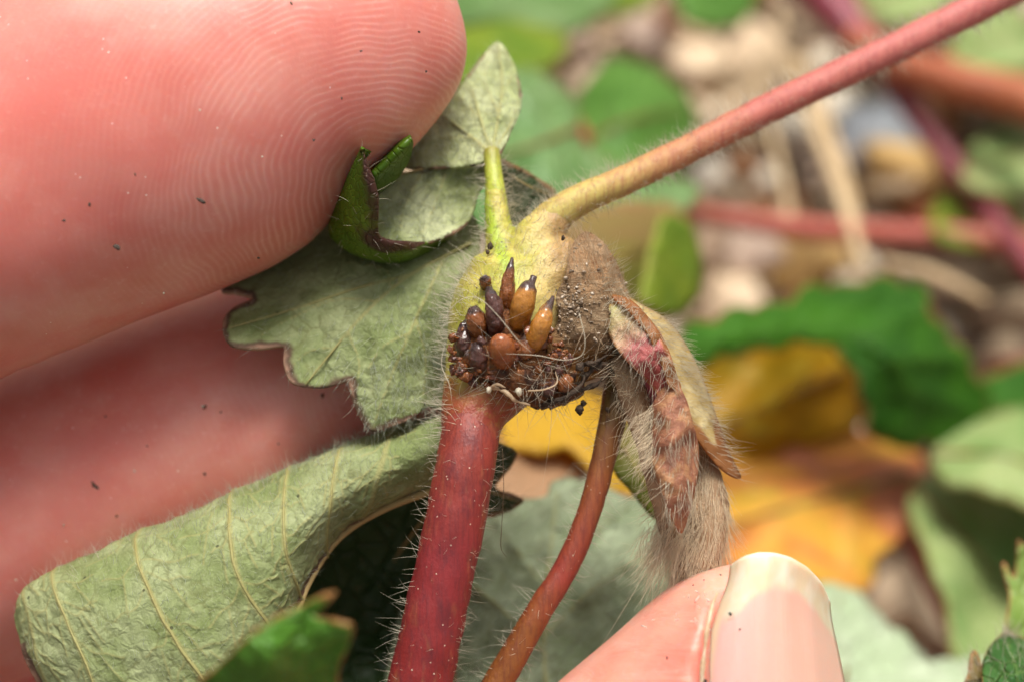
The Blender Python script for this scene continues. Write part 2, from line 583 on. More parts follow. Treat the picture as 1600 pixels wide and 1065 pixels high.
def leaf_under_mat(name='leaf_underside', a=(0.235, 0.29, 0.105), b=(0.42, 0.465, 0.24), brown=0.32, tint=None, net=0.95):
    k = Mat(name)
    big = k.noise(0.30, 4, 0.6)
    c = k.mix(k.rng(big, 0.30, 0.70), a, b)
    warp = k.new('ShaderNodeVectorMath', operation='ADD')
    nn = k.new('ShaderNodeTexNoise'); k.put(nn.inputs['Vector'], k.rest); nn.inputs['Scale'].default_value = 1.1
    sc_ = k.new('ShaderNodeVectorMath', operation='SCALE'); k.put(sc_.inputs[0], nn.outputs['Color']); sc_.inputs['Scale'].default_value = 0.7
    k.put(warp.inputs[0], k.rest); k.put(warp.inputs[1], sc_.outputs[0])
    flat = k.mapv(warp.outputs[0], scale=(1, 1, 0.5))
    cell = k.voro(net, 'DISTANCE_TO_EDGE', vec=flat)
    cell2 = k.voro(net * 2.6, 'DISTANCE_TO_EDGE', vec=flat)
    some = k.rng(k.noise(0.5, 3), 0.35, 0.65)
    netm = k.math('MULTIPLY', k.rng(cell, 0.0, 0.09, 1, 0), some)
    netm2 = k.rng(cell2, 0.0, 0.10, 1, 0)
    felt = k.noise(8.0, 4, 0.75)
    fine = k.noise(2.2, 5, 0.7)
    c = k.mix(k.rng(fine, 0.35, 0.7, 0, 0.40), c, tuple(x * 0.62 for x in a))
    c = k.mix(k.math('MULTIPLY', netm, 0.50), c, (0.14, 0.14, 0.045))
    c = k.mix(k.math('MULTIPLY', netm2, 0.16), c, (0.17, 0.20, 0.08))
    c = k.mix(k.rng(felt, 0.50, 0.78, 0, 0.38), c, (0.55, 0.58, 0.42))
    v = k.attr('vein')
    c = k.mix(k.rng(v, 0.25, 0.9, 0, 0.65), c, (0.40, 0.37, 0.15))
    e = k.math('ADD', k.attr('edge'), k.math('MULTIPLY', k.math('SUBTRACT', k.noise(0.8, 4), 0.5), 0.9))
    c = k.mix(k.rng(e, 0.16 * brown / 0.32, 0.42 * brown / 0.32, 0.9, 0), c, (0.12, 0.06, 0.05))
    c = k.mix(k.rng(e, -0.10, 0.20 * brown / 0.32, 0.95, 0), c, (0.42, 0.25, 0.17))
    sp = k.voro(0.55, 'F1')
    c = k.mix(k.math('MULTIPLY', k.math('LESS_THAN', sp, 0.05), 0.8), c, (0.05, 0.05, 0.03))
    h = k.math('ADD', k.math('MULTIPLY', k.rng(cell, 0.0, 0.35), 0.55), k.math('ADD', k.math('MULTIPLY', k.rng(cell2, 0.0, 0.3), 0.2), k.math('MULTIPLY', felt, 0.45)))
    k.set(color=c, rough=0.75, spec=0.15, normal=k.bump(h, 0.15, 0.7))
    return k.translucent(k.mix(0.5, c, (0.30, 0.42, 0.05)), 0.18)

def leaf_top_mat(name, a, b, edge=(0.30, 0.12, 0.05), vein=(0.16, 0.26, 0.05), rough=0.42, edgew=0.25, trans=0.25, cell_s=0.8, sheen=0.0, spec=0.4, bump=0.25, edge_mix=0.8):
    k = Mat(name)
    big = k.noise(0.16, 4, 0.6)
    c = k.mix(k.rng(big, 0.32, 0.68), a, b)
    cell = k.voro(cell_s, 'DISTANCE_TO_EDGE', vec=k.mapv(k.rest, scale=(1, 1, 0.5)))
    nm = k.rng(cell, 0.0, 0.12, 1, 0)
    c = k.mix(k.math('MULTIPLY', nm, 0.35), c, vein)
    c = k.mix(k.rng(k.attr('vein'), 0.2, 0.9, 0, 0.8), c, vein)
    e = k.math('ADD', k.attr('edge'), k.math('MULTIPLY', k.math('SUBTRACT', k.noise(0.6, 4), 0.5), edgew * 3))
    c = k.mix(k.rng(e, 0.0, edgew, edge_mix, 0), c, edge)
    h = k.math('ADD', k.math('MULTIPLY', nm, -0.8), k.math('MULTIPLY', k.noise(3.0, 3), 0.3))
    k.set(color=c, rough=rough, spec=spec, normal=k.bump(h, bump, 0.8), sheen=sheen)
    return k.translucent(k.mix(0.4, c, (0.30, 0.45, 0.03)), trans)

def autumn_mat(name, cols, trans=0.35, scale=0.09):
    k = Mat(name)
    st = k.mapv(k.rest, rot=(0, 0, R(20)), scale=(0.7, 1.5, 0.6))
    c = k.ramp(k.noise(scale, 4, 0.6, vec=st, dist=0.6), cols)
    c = k.mix(k.rng(k.attr('vein'), 0.2, 0.9, 0, 0.75), c, (0.42, 0.36, 0.05))
    c = k.mix(k.rng(k.noise(0.35, 5, 0.7), 0.5, 0.7, 0, 0.14), c, (0.45, 0.18, 0.05))
    k.set(color=c, rough=0.55, spec=0.35, normal=k.bump(k.noise(0.8, 4), 0.4, 0.7))
    return k.translucent(c, trans)

def stem_mat(name, stops, mott=0.35, rough=0.38, wobble=0.10, dots=0.5, dark=(0.10, 0.015, 0.02), sss=0.25):
    k = Mat(name)
    t = k.math('ADD', k.attr('t'), k.math('MULTIPLY', k.math('SUBTRACT', k.noise(0.55, 4), 0.5), wobble))
    c = k.ramp(t, stops)
    st = k.noise(1.0, 4, 0.65, vec=k.mapv(k.rest, scale=(1.6, 0.7, 1.6)))
    c = k.mix(k.rng(st, 0.46, 0.70, 0, mott), c, dark)
    st2 = k.noise(0.7, 3, 0.6, vec=k.mapv(k.rest, loc=(5, 3, 1), scale=(1.8, 0.6, 1.6)))
    c = k.mix(k.rng(st2, 0.55, 0.75, 0, mott * 0.35), c, (0.50, 0.26, 0.09))
    d = k.voro(2.3, 'F1')
    c = k.mix(k.math('MULTIPLY', k.math('LESS_THAN', d, 0.09), dots), c, (0.75, 0.60, 0.45))
    gr = k.noise(2.2, 5, 0.7, vec=k.mapv(k.rest, rot=(0, 0, R(9)), scale=(2.2, 0.22, 2.2)))
    c = k.mix(k.rng(gr, 0.42, 0.66, 0, 0.40), c, tuple(x * 0.8 for x in dark))
    h = k.math('ADD', k.math('ADD', k.math('MULTIPLY', k.noise(5.0, 3), 0.5), gr), k.math('MULTIPLY', k.math('LESS_THAN', d, 0.12), 0.8))
    return k.set(color=c, rough=rough, spec=0.45, normal=k.bump(h, 0.06, 0.8), sss=sss, ssr=(1, 0.4, 0.25), sss_scale=0.0006)

def rough_mat(name, cols, scale=0.8, bump=0.3, rough=0.6, spec=0.4, detail=6, fine=4.0, sss=0.0):
    k = Mat(name)
    n = k.noise(scale, detail, 0.65, dist=0.3)
    c = k.ramp(n, cols)
    h = k.math('ADD', n, k.math('MULTIPLY', k.noise(fine, 5, 0.7), 0.5))
    return k.set(color=c, rough=rough, spec=spec, normal=k.bump(h, bump, 0.9), sss=sss, ssr=(1, 0.4, 0.2), sss_scale=0.0005)

def hair_mat(name, color, trans=0.4):
    k = Mat(name)
    k.set(color=color, rough=0.45, spec=0.4)
    return k.translucent(color, trans)

M_skin1 = skin_mat('skin_fingers', px_mm(606, 310), lines=0.0)
M_skin2 = skin_mat('skin_thumb', None, tint=(0.72, 0.31, 0.23), lines=0.5)
M_nail = nail_mat()
M_under = leaf_under_mat()
M_under_pale = leaf_under_mat('leaf_underside_felted', (0.42, 0.48, 0.20), (0.64, 0.67, 0.40), brown=0.02)
M_under_silver = leaf_under_mat('leaf_underside_silver', (0.30, 0.38, 0.21), (0.45, 0.52, 0.34), brown=0.05, net=0.6)
M_curl = leaf_top_mat('curled_leaf_green', (0.05, 0.13, 0.006), (0.15, 0.23, 0.012), edge=(0.075, 0.028, 0.022), edgew=0.55, vein=(0.16, 0.22, 0.02), rough=0.36, cell_s=2.6, bump=0.08, edge_mix=1.0)
M_green_dark = leaf_top_mat('leaf_green_dark', (0.016, 0.085, 0.003), (0.045, 0.165, 0.005), vein=(0.05, 0.15, 0.01), spec=0.25, rough=0.55)
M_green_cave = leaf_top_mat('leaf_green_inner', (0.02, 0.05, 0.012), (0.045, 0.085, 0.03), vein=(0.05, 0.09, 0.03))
M_green_mid = leaf_top_mat('leaf_green_mid', (0.06, 0.18, 0.015), (0.11, 0.26, 0.035), edge=(0.12, 0.2, 0.04), vein=(0.12, 0.24, 0.05), rough=0.5)
M_green_blue = leaf_top_mat('leaf_green_bluish', (0.10, 0.24, 0.05), (0.21, 0.35, 0.12), edge=(0.18, 0.2, 0.05), vein=(0.17, 0.28, 0.10), rough=0.35, spec=0.7)
M_green_pale = leaf_top_mat('leaf_green_pale', (0.17, 0.31, 0.07), (0.42, 0.50, 0.20), edge=(0.3, 0.25, 0.08), vein=(0.34, 0.42, 0.2), rough=0.5)
M_green_lime = leaf_top_mat('leaf_green_lime', (0.11, 0.22, 0.008), (0.22, 0.30, 0.015), edge=(0.3, 0.3, 0.05), vein=(0.22, 0.3, 0.05), rough=0.5)
M_white_green = leaf_top_mat('leaf_whitish_green', (0.48, 0.60, 0.36), (0.64, 0.72, 0.52), edge=(0.4, 0.45, 0.3), vein=(0.5, 0.56, 0.4), rough=0.6)
M_autumn = autumn_mat('leaf_yellow_orange', [(0.32, (0.36, 0.38, 0.06)), (0.39, (0.70, 0.46, 0.05)), (0.46, (0.78, 0.42, 0.06)), (0.53, (0.72, 0.28, 0.07)), (0.63, (0.70, 0.28, 0.15))])
M_ochre = autumn_mat('leaf_ochre', [(0.30, (0.22, 0.22, 0.01)), (0.45, (0.42, 0.25, 0.006)), (0.58, (0.50, 0.26, 0.006)), (0.70, (0.36, 0.22, 0.02))])
M_yellow = autumn_mat('leaf_yellow', [(0.3, (0.40, 0.22, 0.015)), (0.5, (0.60, 0.36, 0.025)), (0.7, (0.52, 0.33, 0.03))])
M_dry = autumn_mat('leaf_dry_tan', [(0.3, (0.36, 0.20, 0.10)), (0.5, (0.48, 0.29, 0.16)), (0.7, (0.40, 0.22, 0.11))])
M_olive = autumn_mat('leaf_olive', [(0.3, (0.16, 0.22, 0.02)), (0.5, (0.28, 0.24, 0.06)), (0.7, (0.36, 0.20, 0.09))])
M_hair = hair_mat('plant_hair', (0.72, 0.66, 0.52))
M_hair_w = hair_mat('plant_hair_white', (0.62, 0.66, 0.54), 0.5)
M_hair_tan = hair_mat('plant_hair_tan', (0.68, 0.52, 0.34), 0.45)
M_hair_silk = hair_mat('plant_hair_silky', (0.90, 0.78, 0.58), 0.45)
M_hair_dark = hair_mat('plant_hair_dark', (0.10, 0.06, 0.03), 0.1)

RED = [(0.0, (0.30, 0.19, 0.03)), (0.035, (0.30, 0.12, 0.03)), (0.08, (0.27, 0.045, 0.026)), (0.30, (0.22, 0.018, 0.020)), (0.5, (0.19, 0.012, 0.010)), (1.0, (0.16, 0.012, 0.006))]
M_red = stem_mat('petiole_red', RED, mott=0.6, sss=0.06, dots=0.75, rough=0.46)
M_thin = stem_mat('petiole_russet', [(0.0, (0.10, 0.09, 0.02)), (0.10, (0.18, 0.10, 0.03)), (0.20, (0.25, 0.08, 0.025)), (0.40, (0.27, 0.042, 0.026)), (0.52, (0.23, 0.075, 0.018)), (1.0, (0.20, 0.085, 0.015))], mott=0.3, sss=0.08)
M_lime = stem_mat('petiole_lime', [(0.0, (0.30, 0.28, 0.05)), (0.2, (0.42, 0.47, 0.06)), (0.6, (0.50, 0.52, 0.07)), (1.0, (0.50, 0.48, 0.09))], mott=0.05, dark=(0.2, 0.2, 0.03), dots=0.2)
M_runner = stem_mat('runner_pink', [(0.0, (0.50, 0.44, 0.11)), (0.10, (0.48, 0.36, 0.10)), (0.17, (0.46, 0.23, 0.09)), (0.30, (0.46, 0.135, 0.10)), (0.6, (0.52, 0.155, 0.135)), (1.0, (0.56, 0.19, 0.165))], mott=0.22, dark=(0.30, 0.04, 0.05), dots=0.4, rough=0.55)

def crown_mat():
    k = Mat('crown_lime')
    x, y, z = k.sep(k.rest)
    c = k.mix(k.rng(k.noise(0.7, 4), 0.35, 0.65), (0.36, 0.36, 0.05), (0.54, 0.47, 0.12))
    c = k.mix(k.rng(k.math('ADD', x, k.math('MULTIPLY', k.noise(0.9, 3), 2.0)), 0.8, 3.2), c, (0.58, 0.44, 0.17))
    c = k.mix(k.rng(k.math('ADD', k.math('ADD', x, k.math('MULTIPLY', y, 0.15)), k.math('MULTIPLY', k.noise(1.3, 5, 0.7), 2.4)), 3.0, 4.6, 0, 0.9), c, (0.36, 0.21, 0.09))
    st = k.math('ADD', k.math('MULTIPLY', k.math('SUBTRACT', x, -0.35), 1.0), k.math('MULTIPLY', k.math('SUBTRACT', y, 3.9), 0.35))
    band = k.math('MULTIPLY', k.rng(k.math('ABSOLUTE', st), 0.1, 0.55, 1, 0), k.rng(y, 2.2, 3.2))
    c = k.mix(k.math('MULTIPLY', band, 0.8), c, (0.36, 0.50, 0.04))
    c = k.mix(k.rng(k.math('ADD', y, k.math('MULTIPLY', k.noise(1.1, 4), 1.6)), -0.2, -2.0, 0, 0.9), c, (0.34, 0.15, 0.04))
    c = k.mix(k.rng(k.math('ADD', y, k.math('MULTIPLY', k.noise(1.1, 6, 0.72), 3.2)), 0.6, -2.2, 0, 0.95), c, (0.27, 0.04, 0.024))
    c = k.mix(k.rng(k.noise(2.6, 6, 0.75), 0.46, 0.66, 0, 0.45), c, (0.26, 0.19, 0.04))
    sp = k.voro(2.6, 'F1')
    c = k.mix(k.math('MULTIPLY', k.math('LESS_THAN', sp, 0.14), k.rng(k.noise(0.8, 2), 0.44, 0.56, 0, 0.9)), c, (0.05, 0.04, 0.015))
    h = k.math('ADD', k.noise(2.0, 4), k.math('MULTIPLY', k.noise(7.0, 3), 0.4))
    return k.set(color=c, rough=0.45, spec=0.4, normal=k.bump(h, 0.12, 0.8), sss=0.35, ssr=(1, 0.6, 0.2), sss_scale=0.0008)
M_crown = crown_mat()

def bud_mat(name, base, mid, tip, r=0.24, tipat=0.80, dirt=0.7):
    k = Mat(name)
    t = k.math('ADD', k.attr('t'), k.math('MULTIPLY', k.math('SUBTRACT', k.noise(1.6, 4), 0.5), 0.25))
    c = k.ramp(t, [(0.0, base), (0.35, mid), (tipat - 0.08, mid), (tipat + 0.03, tip), (1.0, tip)])
    c = k.mix(k.rng(k.noise(2.4, 5, 0.7), 0.48, 0.68, 0, dirt), c, tuple(x * 0.30 for x in base))
    n = k.math('ADD', k.noise(3.0, 5, 0.75), k.math('MULTIPLY', k.noise(1.8, 4, 0.7, vec=k.mapv(k.rest, rot=(0, 0, R(-14)), scale=(5, 0.8, 5))), 0.7))
    return k.set(color=c, rough=r, spec=0.5, normal=k.bump(n, 0.16, 0.9), sss=0.2, ssr=(1, 0.4, 0.15), sss_scale=0.0005, coat=0.7, coat_rough=0.12)
M_bud_o = bud_mat('root_bud_orange', (0.22, 0.055, 0.006), (0.50, 0.20, 0.018), (0.06, 0.026, 0.018), dirt=0.5)
M_bud_r = bud_mat('root_bud_amber', (0.13, 0.022, 0.004), (0.27, 0.065, 0.007), (0.34, 0.09, 0.012), r=0.22, dirt=0.4)
M_bud_b = bud_mat('root_bud_brown', (0.13, 0.030, 0.006), (0.27, 0.080, 0.012), (0.05, 0.020, 0.013), tipat=0.82)
M_bud_d = bud_mat('root_bud_dark', (0.13, 0.030, 0.010), (0.085, 0.022, 0.012), (0.035, 0.015, 0.013), r=0.35)
M_scar = rough_mat('dead_brown_tissue', [(0.34, (0.018, 0.008, 0.004)), (0.46, (0.09, 0.028, 0.007)), (0.58, (0.24, 0.08, 0.014)), (0.70, (0.14, 0.065, 0.025))], 1.3, 0.5, 0.42, 0.5)
def sheath_mat():
    k = Mat('brown_sheath')
    x, y, z = k.sep(k.rest)
    n = k.math('MULTIPLY_ADD', k.noise(0.9, 7, 0.72, dist=0.4), 0.45, k.math('MULTIPLY', k.noise(1.3, 5, 0.65, vec=k.mapv(k.rest, rot=(0, 0, R(-62)), scale=(0.45, 3.2, 1.5)), dist=0.5), 0.55))
    grey = k.ramp(n, [(0.36, (0.05, 0.030, 0.014)), (0.46, (0.18, 0.11, 0.055)), (0.54, (0.30, 0.19, 0.10)), (0.66, (0.46, 0.34, 0.21))])
    tan = k.ramp(n, [(0.34, (0.20, 0.09, 0.04)), (0.48, (0.44, 0.25, 0.12)), (0.62, (0.60, 0.42, 0.26))])
    oran = k.ramp(n, [(0.34, (0.09, 0.035, 0.008)), (0.5, (0.28, 0.12, 0.025)), (0.68, (0.40, 0.19, 0.05))])
    yy = k.math('ADD', k.math('ADD', y, k.math('MULTIPLY', x, 0.45)), k.math('MULTIPLY', k.math('SUBTRACT', k.noise(0.6, 3), 0.5), 2.5))
    c = k.mix(k.rng(yy, 3.6, 5.2), grey, tan)
    c = k.mix(k.rng(yy, 2.0, 0.6), c, oran)
    h = k.math('ADD', n, k.math('MULTIPLY', k.noise(5.0, 5, 0.75), 0.6))
    return k.set(color=c, rough=0.55, spec=0.35, normal=k.bump(h, 0.4, 1.0))
M_sheath = sheath_mat()
M_scale = rough_mat('russet_scale', [(0.30, (0.17, 0.06, 0.032)), (0.48, (0.30, 0.12, 0.065)), (0.60, (0.40, 0.20, 0.09)), (0.75, (0.24, 0.09, 0.05))], 0.7, 0.25, 0.45, 0.4, sss=0.2)
def bract_mat():
    k = Mat('bract_magenta_russet')
    x, y, z = k.sep(k.rest)
    n = k.noise(1.0, 5, 0.65)
    v = k.math('ADD', k.math('SUBTRACT', x, y), k.math('MULTIPLY', k.math('SUBTRACT', n, 0.5), 3.0))
    c = k.ramp(k.rng(v, 3.4, 11.5, smooth=False), [(0.0, (0.45, 0.42, 0.17)), (0.22, (0.50, 0.33, 0.20)), (0.34, (0.42, 0.13, 0.12)), (0.62, (0.30, 0.055, 0.05)), (0.85, (0.30, 0.07, 0.035)), (1.0, (0.36, 0.13, 0.06))])
    c = k.mix(k.rng(k.attr('edge'), 0.0, 0.2, 0.7, 0), c, (0.40, 0.18, 0.06))
    return k.set(color=c, rough=0.42, spec=0.4, normal=k.bump(k.math('ADD', n, k.math('MULTIPLY', k.noise(4.0, 4), 0.4)), 0.2, 0.8), sss=0.15, ssr=(1, 0.4, 0.3), sss_scale=0.0005)
M_bract = bract_mat()
M_silk = rough_mat('silky_tan', [(0.3, (0.22, 0.13, 0.07)), (0.5, (0.36, 0.23, 0.13)), (0.7, (0.46, 0.32, 0.19))], 0.8, 0.2, 0.6)
M_magenta = stem_mat('stalk_magenta', [(0.0, (0.40, 0.40, 0.14)), (0.22, (0.42, 0.34, 0.14)), (0.36, (0.42, 0.10, 0.12)), (0.7, (0.34, 0.03, 0.05)), (1.0, (0.20, 0.03, 0.02))], mott=0.25)
def membrane_mat():
    k = Mat('stipule_membrane')
    x, y, z = k.sep(k.rest)
    st = k.mapv(k.rest, rot=(0, 0, R(-62)), scale=(0.35, 2.2, 1))
    f = k.noise(1.2, 4, vec=st)
    c = k.mix(k.rng(f, 0.35, 0.7), (0.66, 0.50, 0.20), (0.84, 0.73, 0.42))
    c = k.mix(k.rng(k.math('ADD', k.attr('brown'), k.math('MULTIPLY', k.math('SUBTRACT', f, 0.5), 0.5)), 0.35, 0.75), c, (0.40, 0.17, 0.06))
    c = k.mix(k.rng(k.attr('edge'), 0.0, 0.12, 0.6, 0), c, (0.38, 0.14, 0.03))
    k.set(color=c, rough=0.42, spec=0.45, normal=k.bump(f, 0.18, 0.7))
    return k.translucent(c, 0.45)
M_memb = membrane_mat()
M_debris = rough_mat('dark_debris', [(0.3, (0.022, 0.014, 0.009)), (0.55, (0.07, 0.045, 0.028)), (0.75, (0.18, 0.12, 0.08))], 2.0, 0.3, 0.7)
M_dirt = rough_mat('dirt_speck', [(0.3, (0.035, 0.022, 0.018)), (0.7, (0.10, 0.07, 0.05))], 2.0, 0.1, 0.7)

def soil_mat():
    k = Mat('soil')
    w_ = k.objmm()
    n = k.noise(0.09, 8, 0.68, vec=w_)
    c = k.ramp(n, [(0.30, (0.04, 0.027, 0.018)), (0.43, (0.13, 0.09, 0.06)), (0.54, (0.25, 0.18, 0.125)), (0.68, (0.40, 0.30, 0.21))])
    h = k.noise(0.25, 8, 0.7, vec=w_)
    return k.set(color=c, rough=0.9, spec=0.2, normal=k.bump(h, 2.0, 0.9))
M_soil = soil_mat()

def frag_mat(name, a, b):
    k = Mat(name)
    c = k.mix(k.rng(k.noise(0.5, 4, vec=k.objmm()), 0.3, 0.7), a, b)
    k.set(color=c, rough=0.8, spec=0.2)
    return k.translucent(c, 0.2)
M_frag = [frag_mat('dead_leaf_buff', (0.45, 0.33, 0.2), (0.62, 0.5, 0.34)), frag_mat('dead_leaf_rust', (0.25, 0.11, 0.05), (0.38, 0.2, 0.1)), frag_mat('dead_leaf_grey', (0.2, 0.16, 0.12), (0.33, 0.27, 0.21))]

def stone_mat(name, a, b, scale=0.35):
    k = Mat(name)
    w_ = k.objmm()
    oi = k.new('ShaderNodeObjectInfo')
    off = k.new('ShaderNodeVectorMath', operation='ADD')
    sc_ = k.math('MULTIPLY', oi.outputs['Random'], 50.0)
    k.put(off.inputs[0], w_); k.put(off.inputs[1], sc_)
    n = k.noise(scale, 5, 0.6, vec=off.outputs[0])
    c = k.mix(k.rng(n, 0.3, 0.7), a, b)
    br = k.math('MULTIPLY_ADD', oi.outputs['Random'], 0.6, 0.7)
    hsv = k.new('ShaderNodeHueSaturation'); k.put(hsv.inputs['Color'], c); k.put(hsv.inputs['Value'], br)
    return k.set(color=hsv.outputs[0], rough=0.75, spec=0.3, normal=k.bump(k.noise(1.2, 5, 0.7, vec=w_), 0.3, 0.8))
M_stone_tan = stone_mat('stone_tan', (0.44, 0.32, 0.20), (0.62, 0.49, 0.34))
M_stone_cream = stone_mat('stone_cream', (0.60, 0.52, 0.39), (0.76, 0.69, 0.56))
M_stone_grey = stone_mat('stone_grey', (0.36, 0.39, 0.42), (0.48, 0.51, 0.54))
M_stone_ochre = stone_mat('stone_ochre', (0.52, 0.32, 0.11), (0.66, 0.45, 0.19))
M_stone_pink = stone_mat('stone_pinkish', (0.40, 0.29, 0.22), (0.56, 0.44, 0.35))
M_stone_brown = stone_mat('stone_brown', (0.16, 0.105, 0.068), (0.30, 0.21, 0.14))
M_straw = rough_mat('straw', [(0.3, (0.40, 0.27, 0.13)), (0.6, (0.58, 0.43, 0.25)), (0.8, (0.45, 0.32, 0.18))], 0.4, 0.1, 0.6)
M_bg_red = stem_mat('old_runner_red', [(0, (0.35, 0.07, 0.03)), (0.25, (0.45, 0.10, 0.065)), (0.7, (0.45, 0.11, 0.075)), (1, (0.33, 0.12, 0.035))], dots=0)
M_bg_purple = stem_mat('old_stem_purple', [(0, (0.34, 0.055, 0.09)), (0.4, (0.20, 0.035, 0.05)), (1, (0.22, 0.03, 0.04))], dots=0)
M_bg_orange = stem_mat('old_stem_orange', [(0, (0.45, 0.12, 0.055)), (1, (0.45, 0.15, 0.06))], dots=0)

# ------------------------------------------------------------------ ground
def ground_hit(px, py):
    d = P(px, py, 0) - np.array([0, 0, DIST])
    o = to_world(np.array([0, 0, DIST])); e = to_world(P(px, py, 0))
    dw = e - o
    return o + dw * (-o[2] / dw[2])

def ground_h(x, y):
    return 3.0 * mnoise.fractal((x * 0.02, y * 0.02, 0.3), 1.0, 2.0, 4) + 1.2 * mnoise.noise((x * 0.16, y * 0.16, 2.0))

ctr = ground_hit(800, 532)
e_in = np.linspace(-170, 170, 171)
e_out = np.array([200, 260, 350, 500, 800, 1500, 3000, 8000, 20000, 60000.0])
ex = np.r_[-e_out[::-1], e_in, e_out]
gx, gy = np.meshgrid(ex + 0, ex + ctr[1], indexing='xy')
gz = np.array([ground_h(x, y) * min(1.0, 400.0 / max(1.0, abs(x) + abs(y - ctr[1]))) for x, y in zip(gx.ravel(), gy.ravel())])
GV = np.c_[gx.ravel(), gy.ravel(), gz]
n_ = len(ex)
i, j = np.meshgrid(np.arange(n_ - 1), np.arange(n_ - 1), indexing='ij')
GF = np.stack([i * n_ + j, i * n_ + j + 1, (i + 1) * n_ + j + 1, (i + 1) * n_ + j], -1).reshape(-1, 4)
tag(mesh('ground', GV, GF, M_soil, world=True, origin=(0, ctr[1], 0)), 'dry brown stony garden soil', 'ground', kind='structure')

# stones: a handful of shapes, many copies
stone_shapes = []
for q in range(7):
    V, F = ball((0, 0, 0), (1, 0.75 + 0.2 * random.random(), 0.55 + 0.15 * random.random()), 14, 9, 0.55, q * 3.1, 1.2)
    me = bpy.data.meshes.new('stone_shape')
    me.from_pydata((V * MM).tolist(), [], F)
    me.polygons.foreach_set('use_smooth', [True] * len(me.polygons))
    stone_shapes.append(me)
stone_by_mat = {}
def put_stone(name, x, y, r, mat, label, cat='stone', group=None, sink=0.25, rz=None, squash=1.0):
    q = random.randrange(7)
    key = (q, mat.name)
    if key not in stone_by_mat:
        m2 = stone_shapes[q].copy(); m2.materials.clear(); m2.materials.append(mat)
        stone_by_mat[key] = m2
    o = bpy.data.objects.new(name, stone_by_mat[key])
    COL.objects.link(o)
    o.location = np.array([x, y, ground_h(x, y) + r * (0.55 - sink)]) * MM
    o.scale = (r, r * random.uniform(0.8, 1.15), r * random.uniform(0.75, 1.1) * squash)
    o.rotation_euler = (random.uniform(-0.3, 0.3), random.uniform(-0.3, 0.3), random.uniform(0, 6.28) if rz is None else rz)
    return tag(o, label, cat, group)

taken = []
def feature(px, py, r, mat, name, label, rz=0.0, squash=1.0):
    g = ground_hit(px, py); r = r * (1.0 if mat in (M_stone_grey, M_stone_ochre) else 0.72)
    taken.append((g[0], g[1], r))
    put_stone(name, g[0], g[1], r, mat, label, rz=rz, squash=squash)
feature(1372, 238, 4.6, M_stone_grey, 'pebble', 'smooth blue-grey pebble on the soil between straw and purple stem', squash=1.0)
feature(1424, 305, 5.2, M_stone_ochre, 'pebble', 'ochre yellow stone lying just below the blue-grey pebble')
feature(1385, 178, 3.6, M_stone_cream, 'pebble', 'peach cream pebble above the blue-grey pebble')
feature(1190, 300, 2.6, M_stone_cream, 'pebble', 'small whitish pebble above the red horizontal runner')
feature(1105, 300, 3.2, M_stone_cream, 'pebble', 'long yellowish cream pebble beside the olive leaf', rz=1.5)
feature(1225, 215, 5.0, M_stone_cream, 'pebble', 'pale grey-white stone under the pink runner')
feature(1250, 428, 4.2, M_stone_ochre, 'pebble', 'yellow stone just behind the dark green serrated leaf')
feature(1170, 425, 4.0, M_stone_pink, 'pebble', 'pinkish white stone behind the dark green serrated leaf')
feature(1490, 450, 4.0, M_stone_tan, 'pebble', 'flat tan stone beside the tip of the dark green leaf', squash=0.6)
feature(1570, 500, 4.5, M_stone_tan, 'pebble', 'brownish tan stone at the right of the dark green leaf')
feature(1010, 70, 4.2, M_stone_pink, 'pebble', 'pinkish stone beside the round green leaf lobe')
feature(1090, 110, 6.0, M_stone_tan, 'pebble', 'broad tan stone above the middle of the pink runner')
feature(1190, 85, 5.5, M_stone_tan, 'pebble', 'slanting buff stone near the top of the straw', rz=0.6)
kinds = [(M_stone_tan, 'tan'), (M_stone_cream, 'cream'), (M_stone_pink, 'pinkish'), (M_stone_brown, 'brown'), (M_stone_grey, 'grey'), (M_stone_ochre, 'ochre')]
wts = [0.30, 0.14, 0.16, 0.28, 0.06, 0.06]
a0, a1 = ground_hit(-150, 1150), ground_hit(1750, -120)
x0, x1, y0, y1 = ground_hit(1750, 0)[0] * -0.45, ground_hit(1750, -60)[0], a0[1], a1[1]
cnt = 0; tries = 0
while cnt < 290 and tries < 6000:
    tries += 1
    x, y = random.uniform(x0, x1), random.uniform(y0, y1)
    r = random.choice([1.0, 1.2, 1.5, 1.9, 2.4, 3.0, 3.8])
    if any((x - a) ** 2 + (y - b) ** 2 < (0.72 * (r + c)) ** 2 for a, b, c in taken): continue
    taken.append((x, y, r)); cnt += 1
    mt, nm = random.choices(kinds, wts)[0]
    size = 'small' if r < 2.5 else 'larger'
    put_stone('pebble', x, y, r, mt, f'{size} {nm} loose stone scattered on the brown soil', group=f'{size} {nm} stones on the soil')
# fine grit and crumbs of soil
parts = []
for _ in range(2600):
    x, y = random.uniform(x0, x1), random.uniform(y0, y1)
    r = random.uniform(0.4, 1.1)
    V, F = ball((0, 0, 0), (r, r * random.uniform(.6, 1), r * random.uniform(.5, .9)), 6, 4, 0.5, random.random() * 50, 1.3)
    parts.append((V + np.array([x, y, ground_h(x, y) + 0.15 * r]), F))
V, F = join(parts)
tag(mesh('grit', V, F, M_stone_tan, world=True, smooth=False), 'fine tan grit and crumbs between the stones', 'grit', kind='stuff')

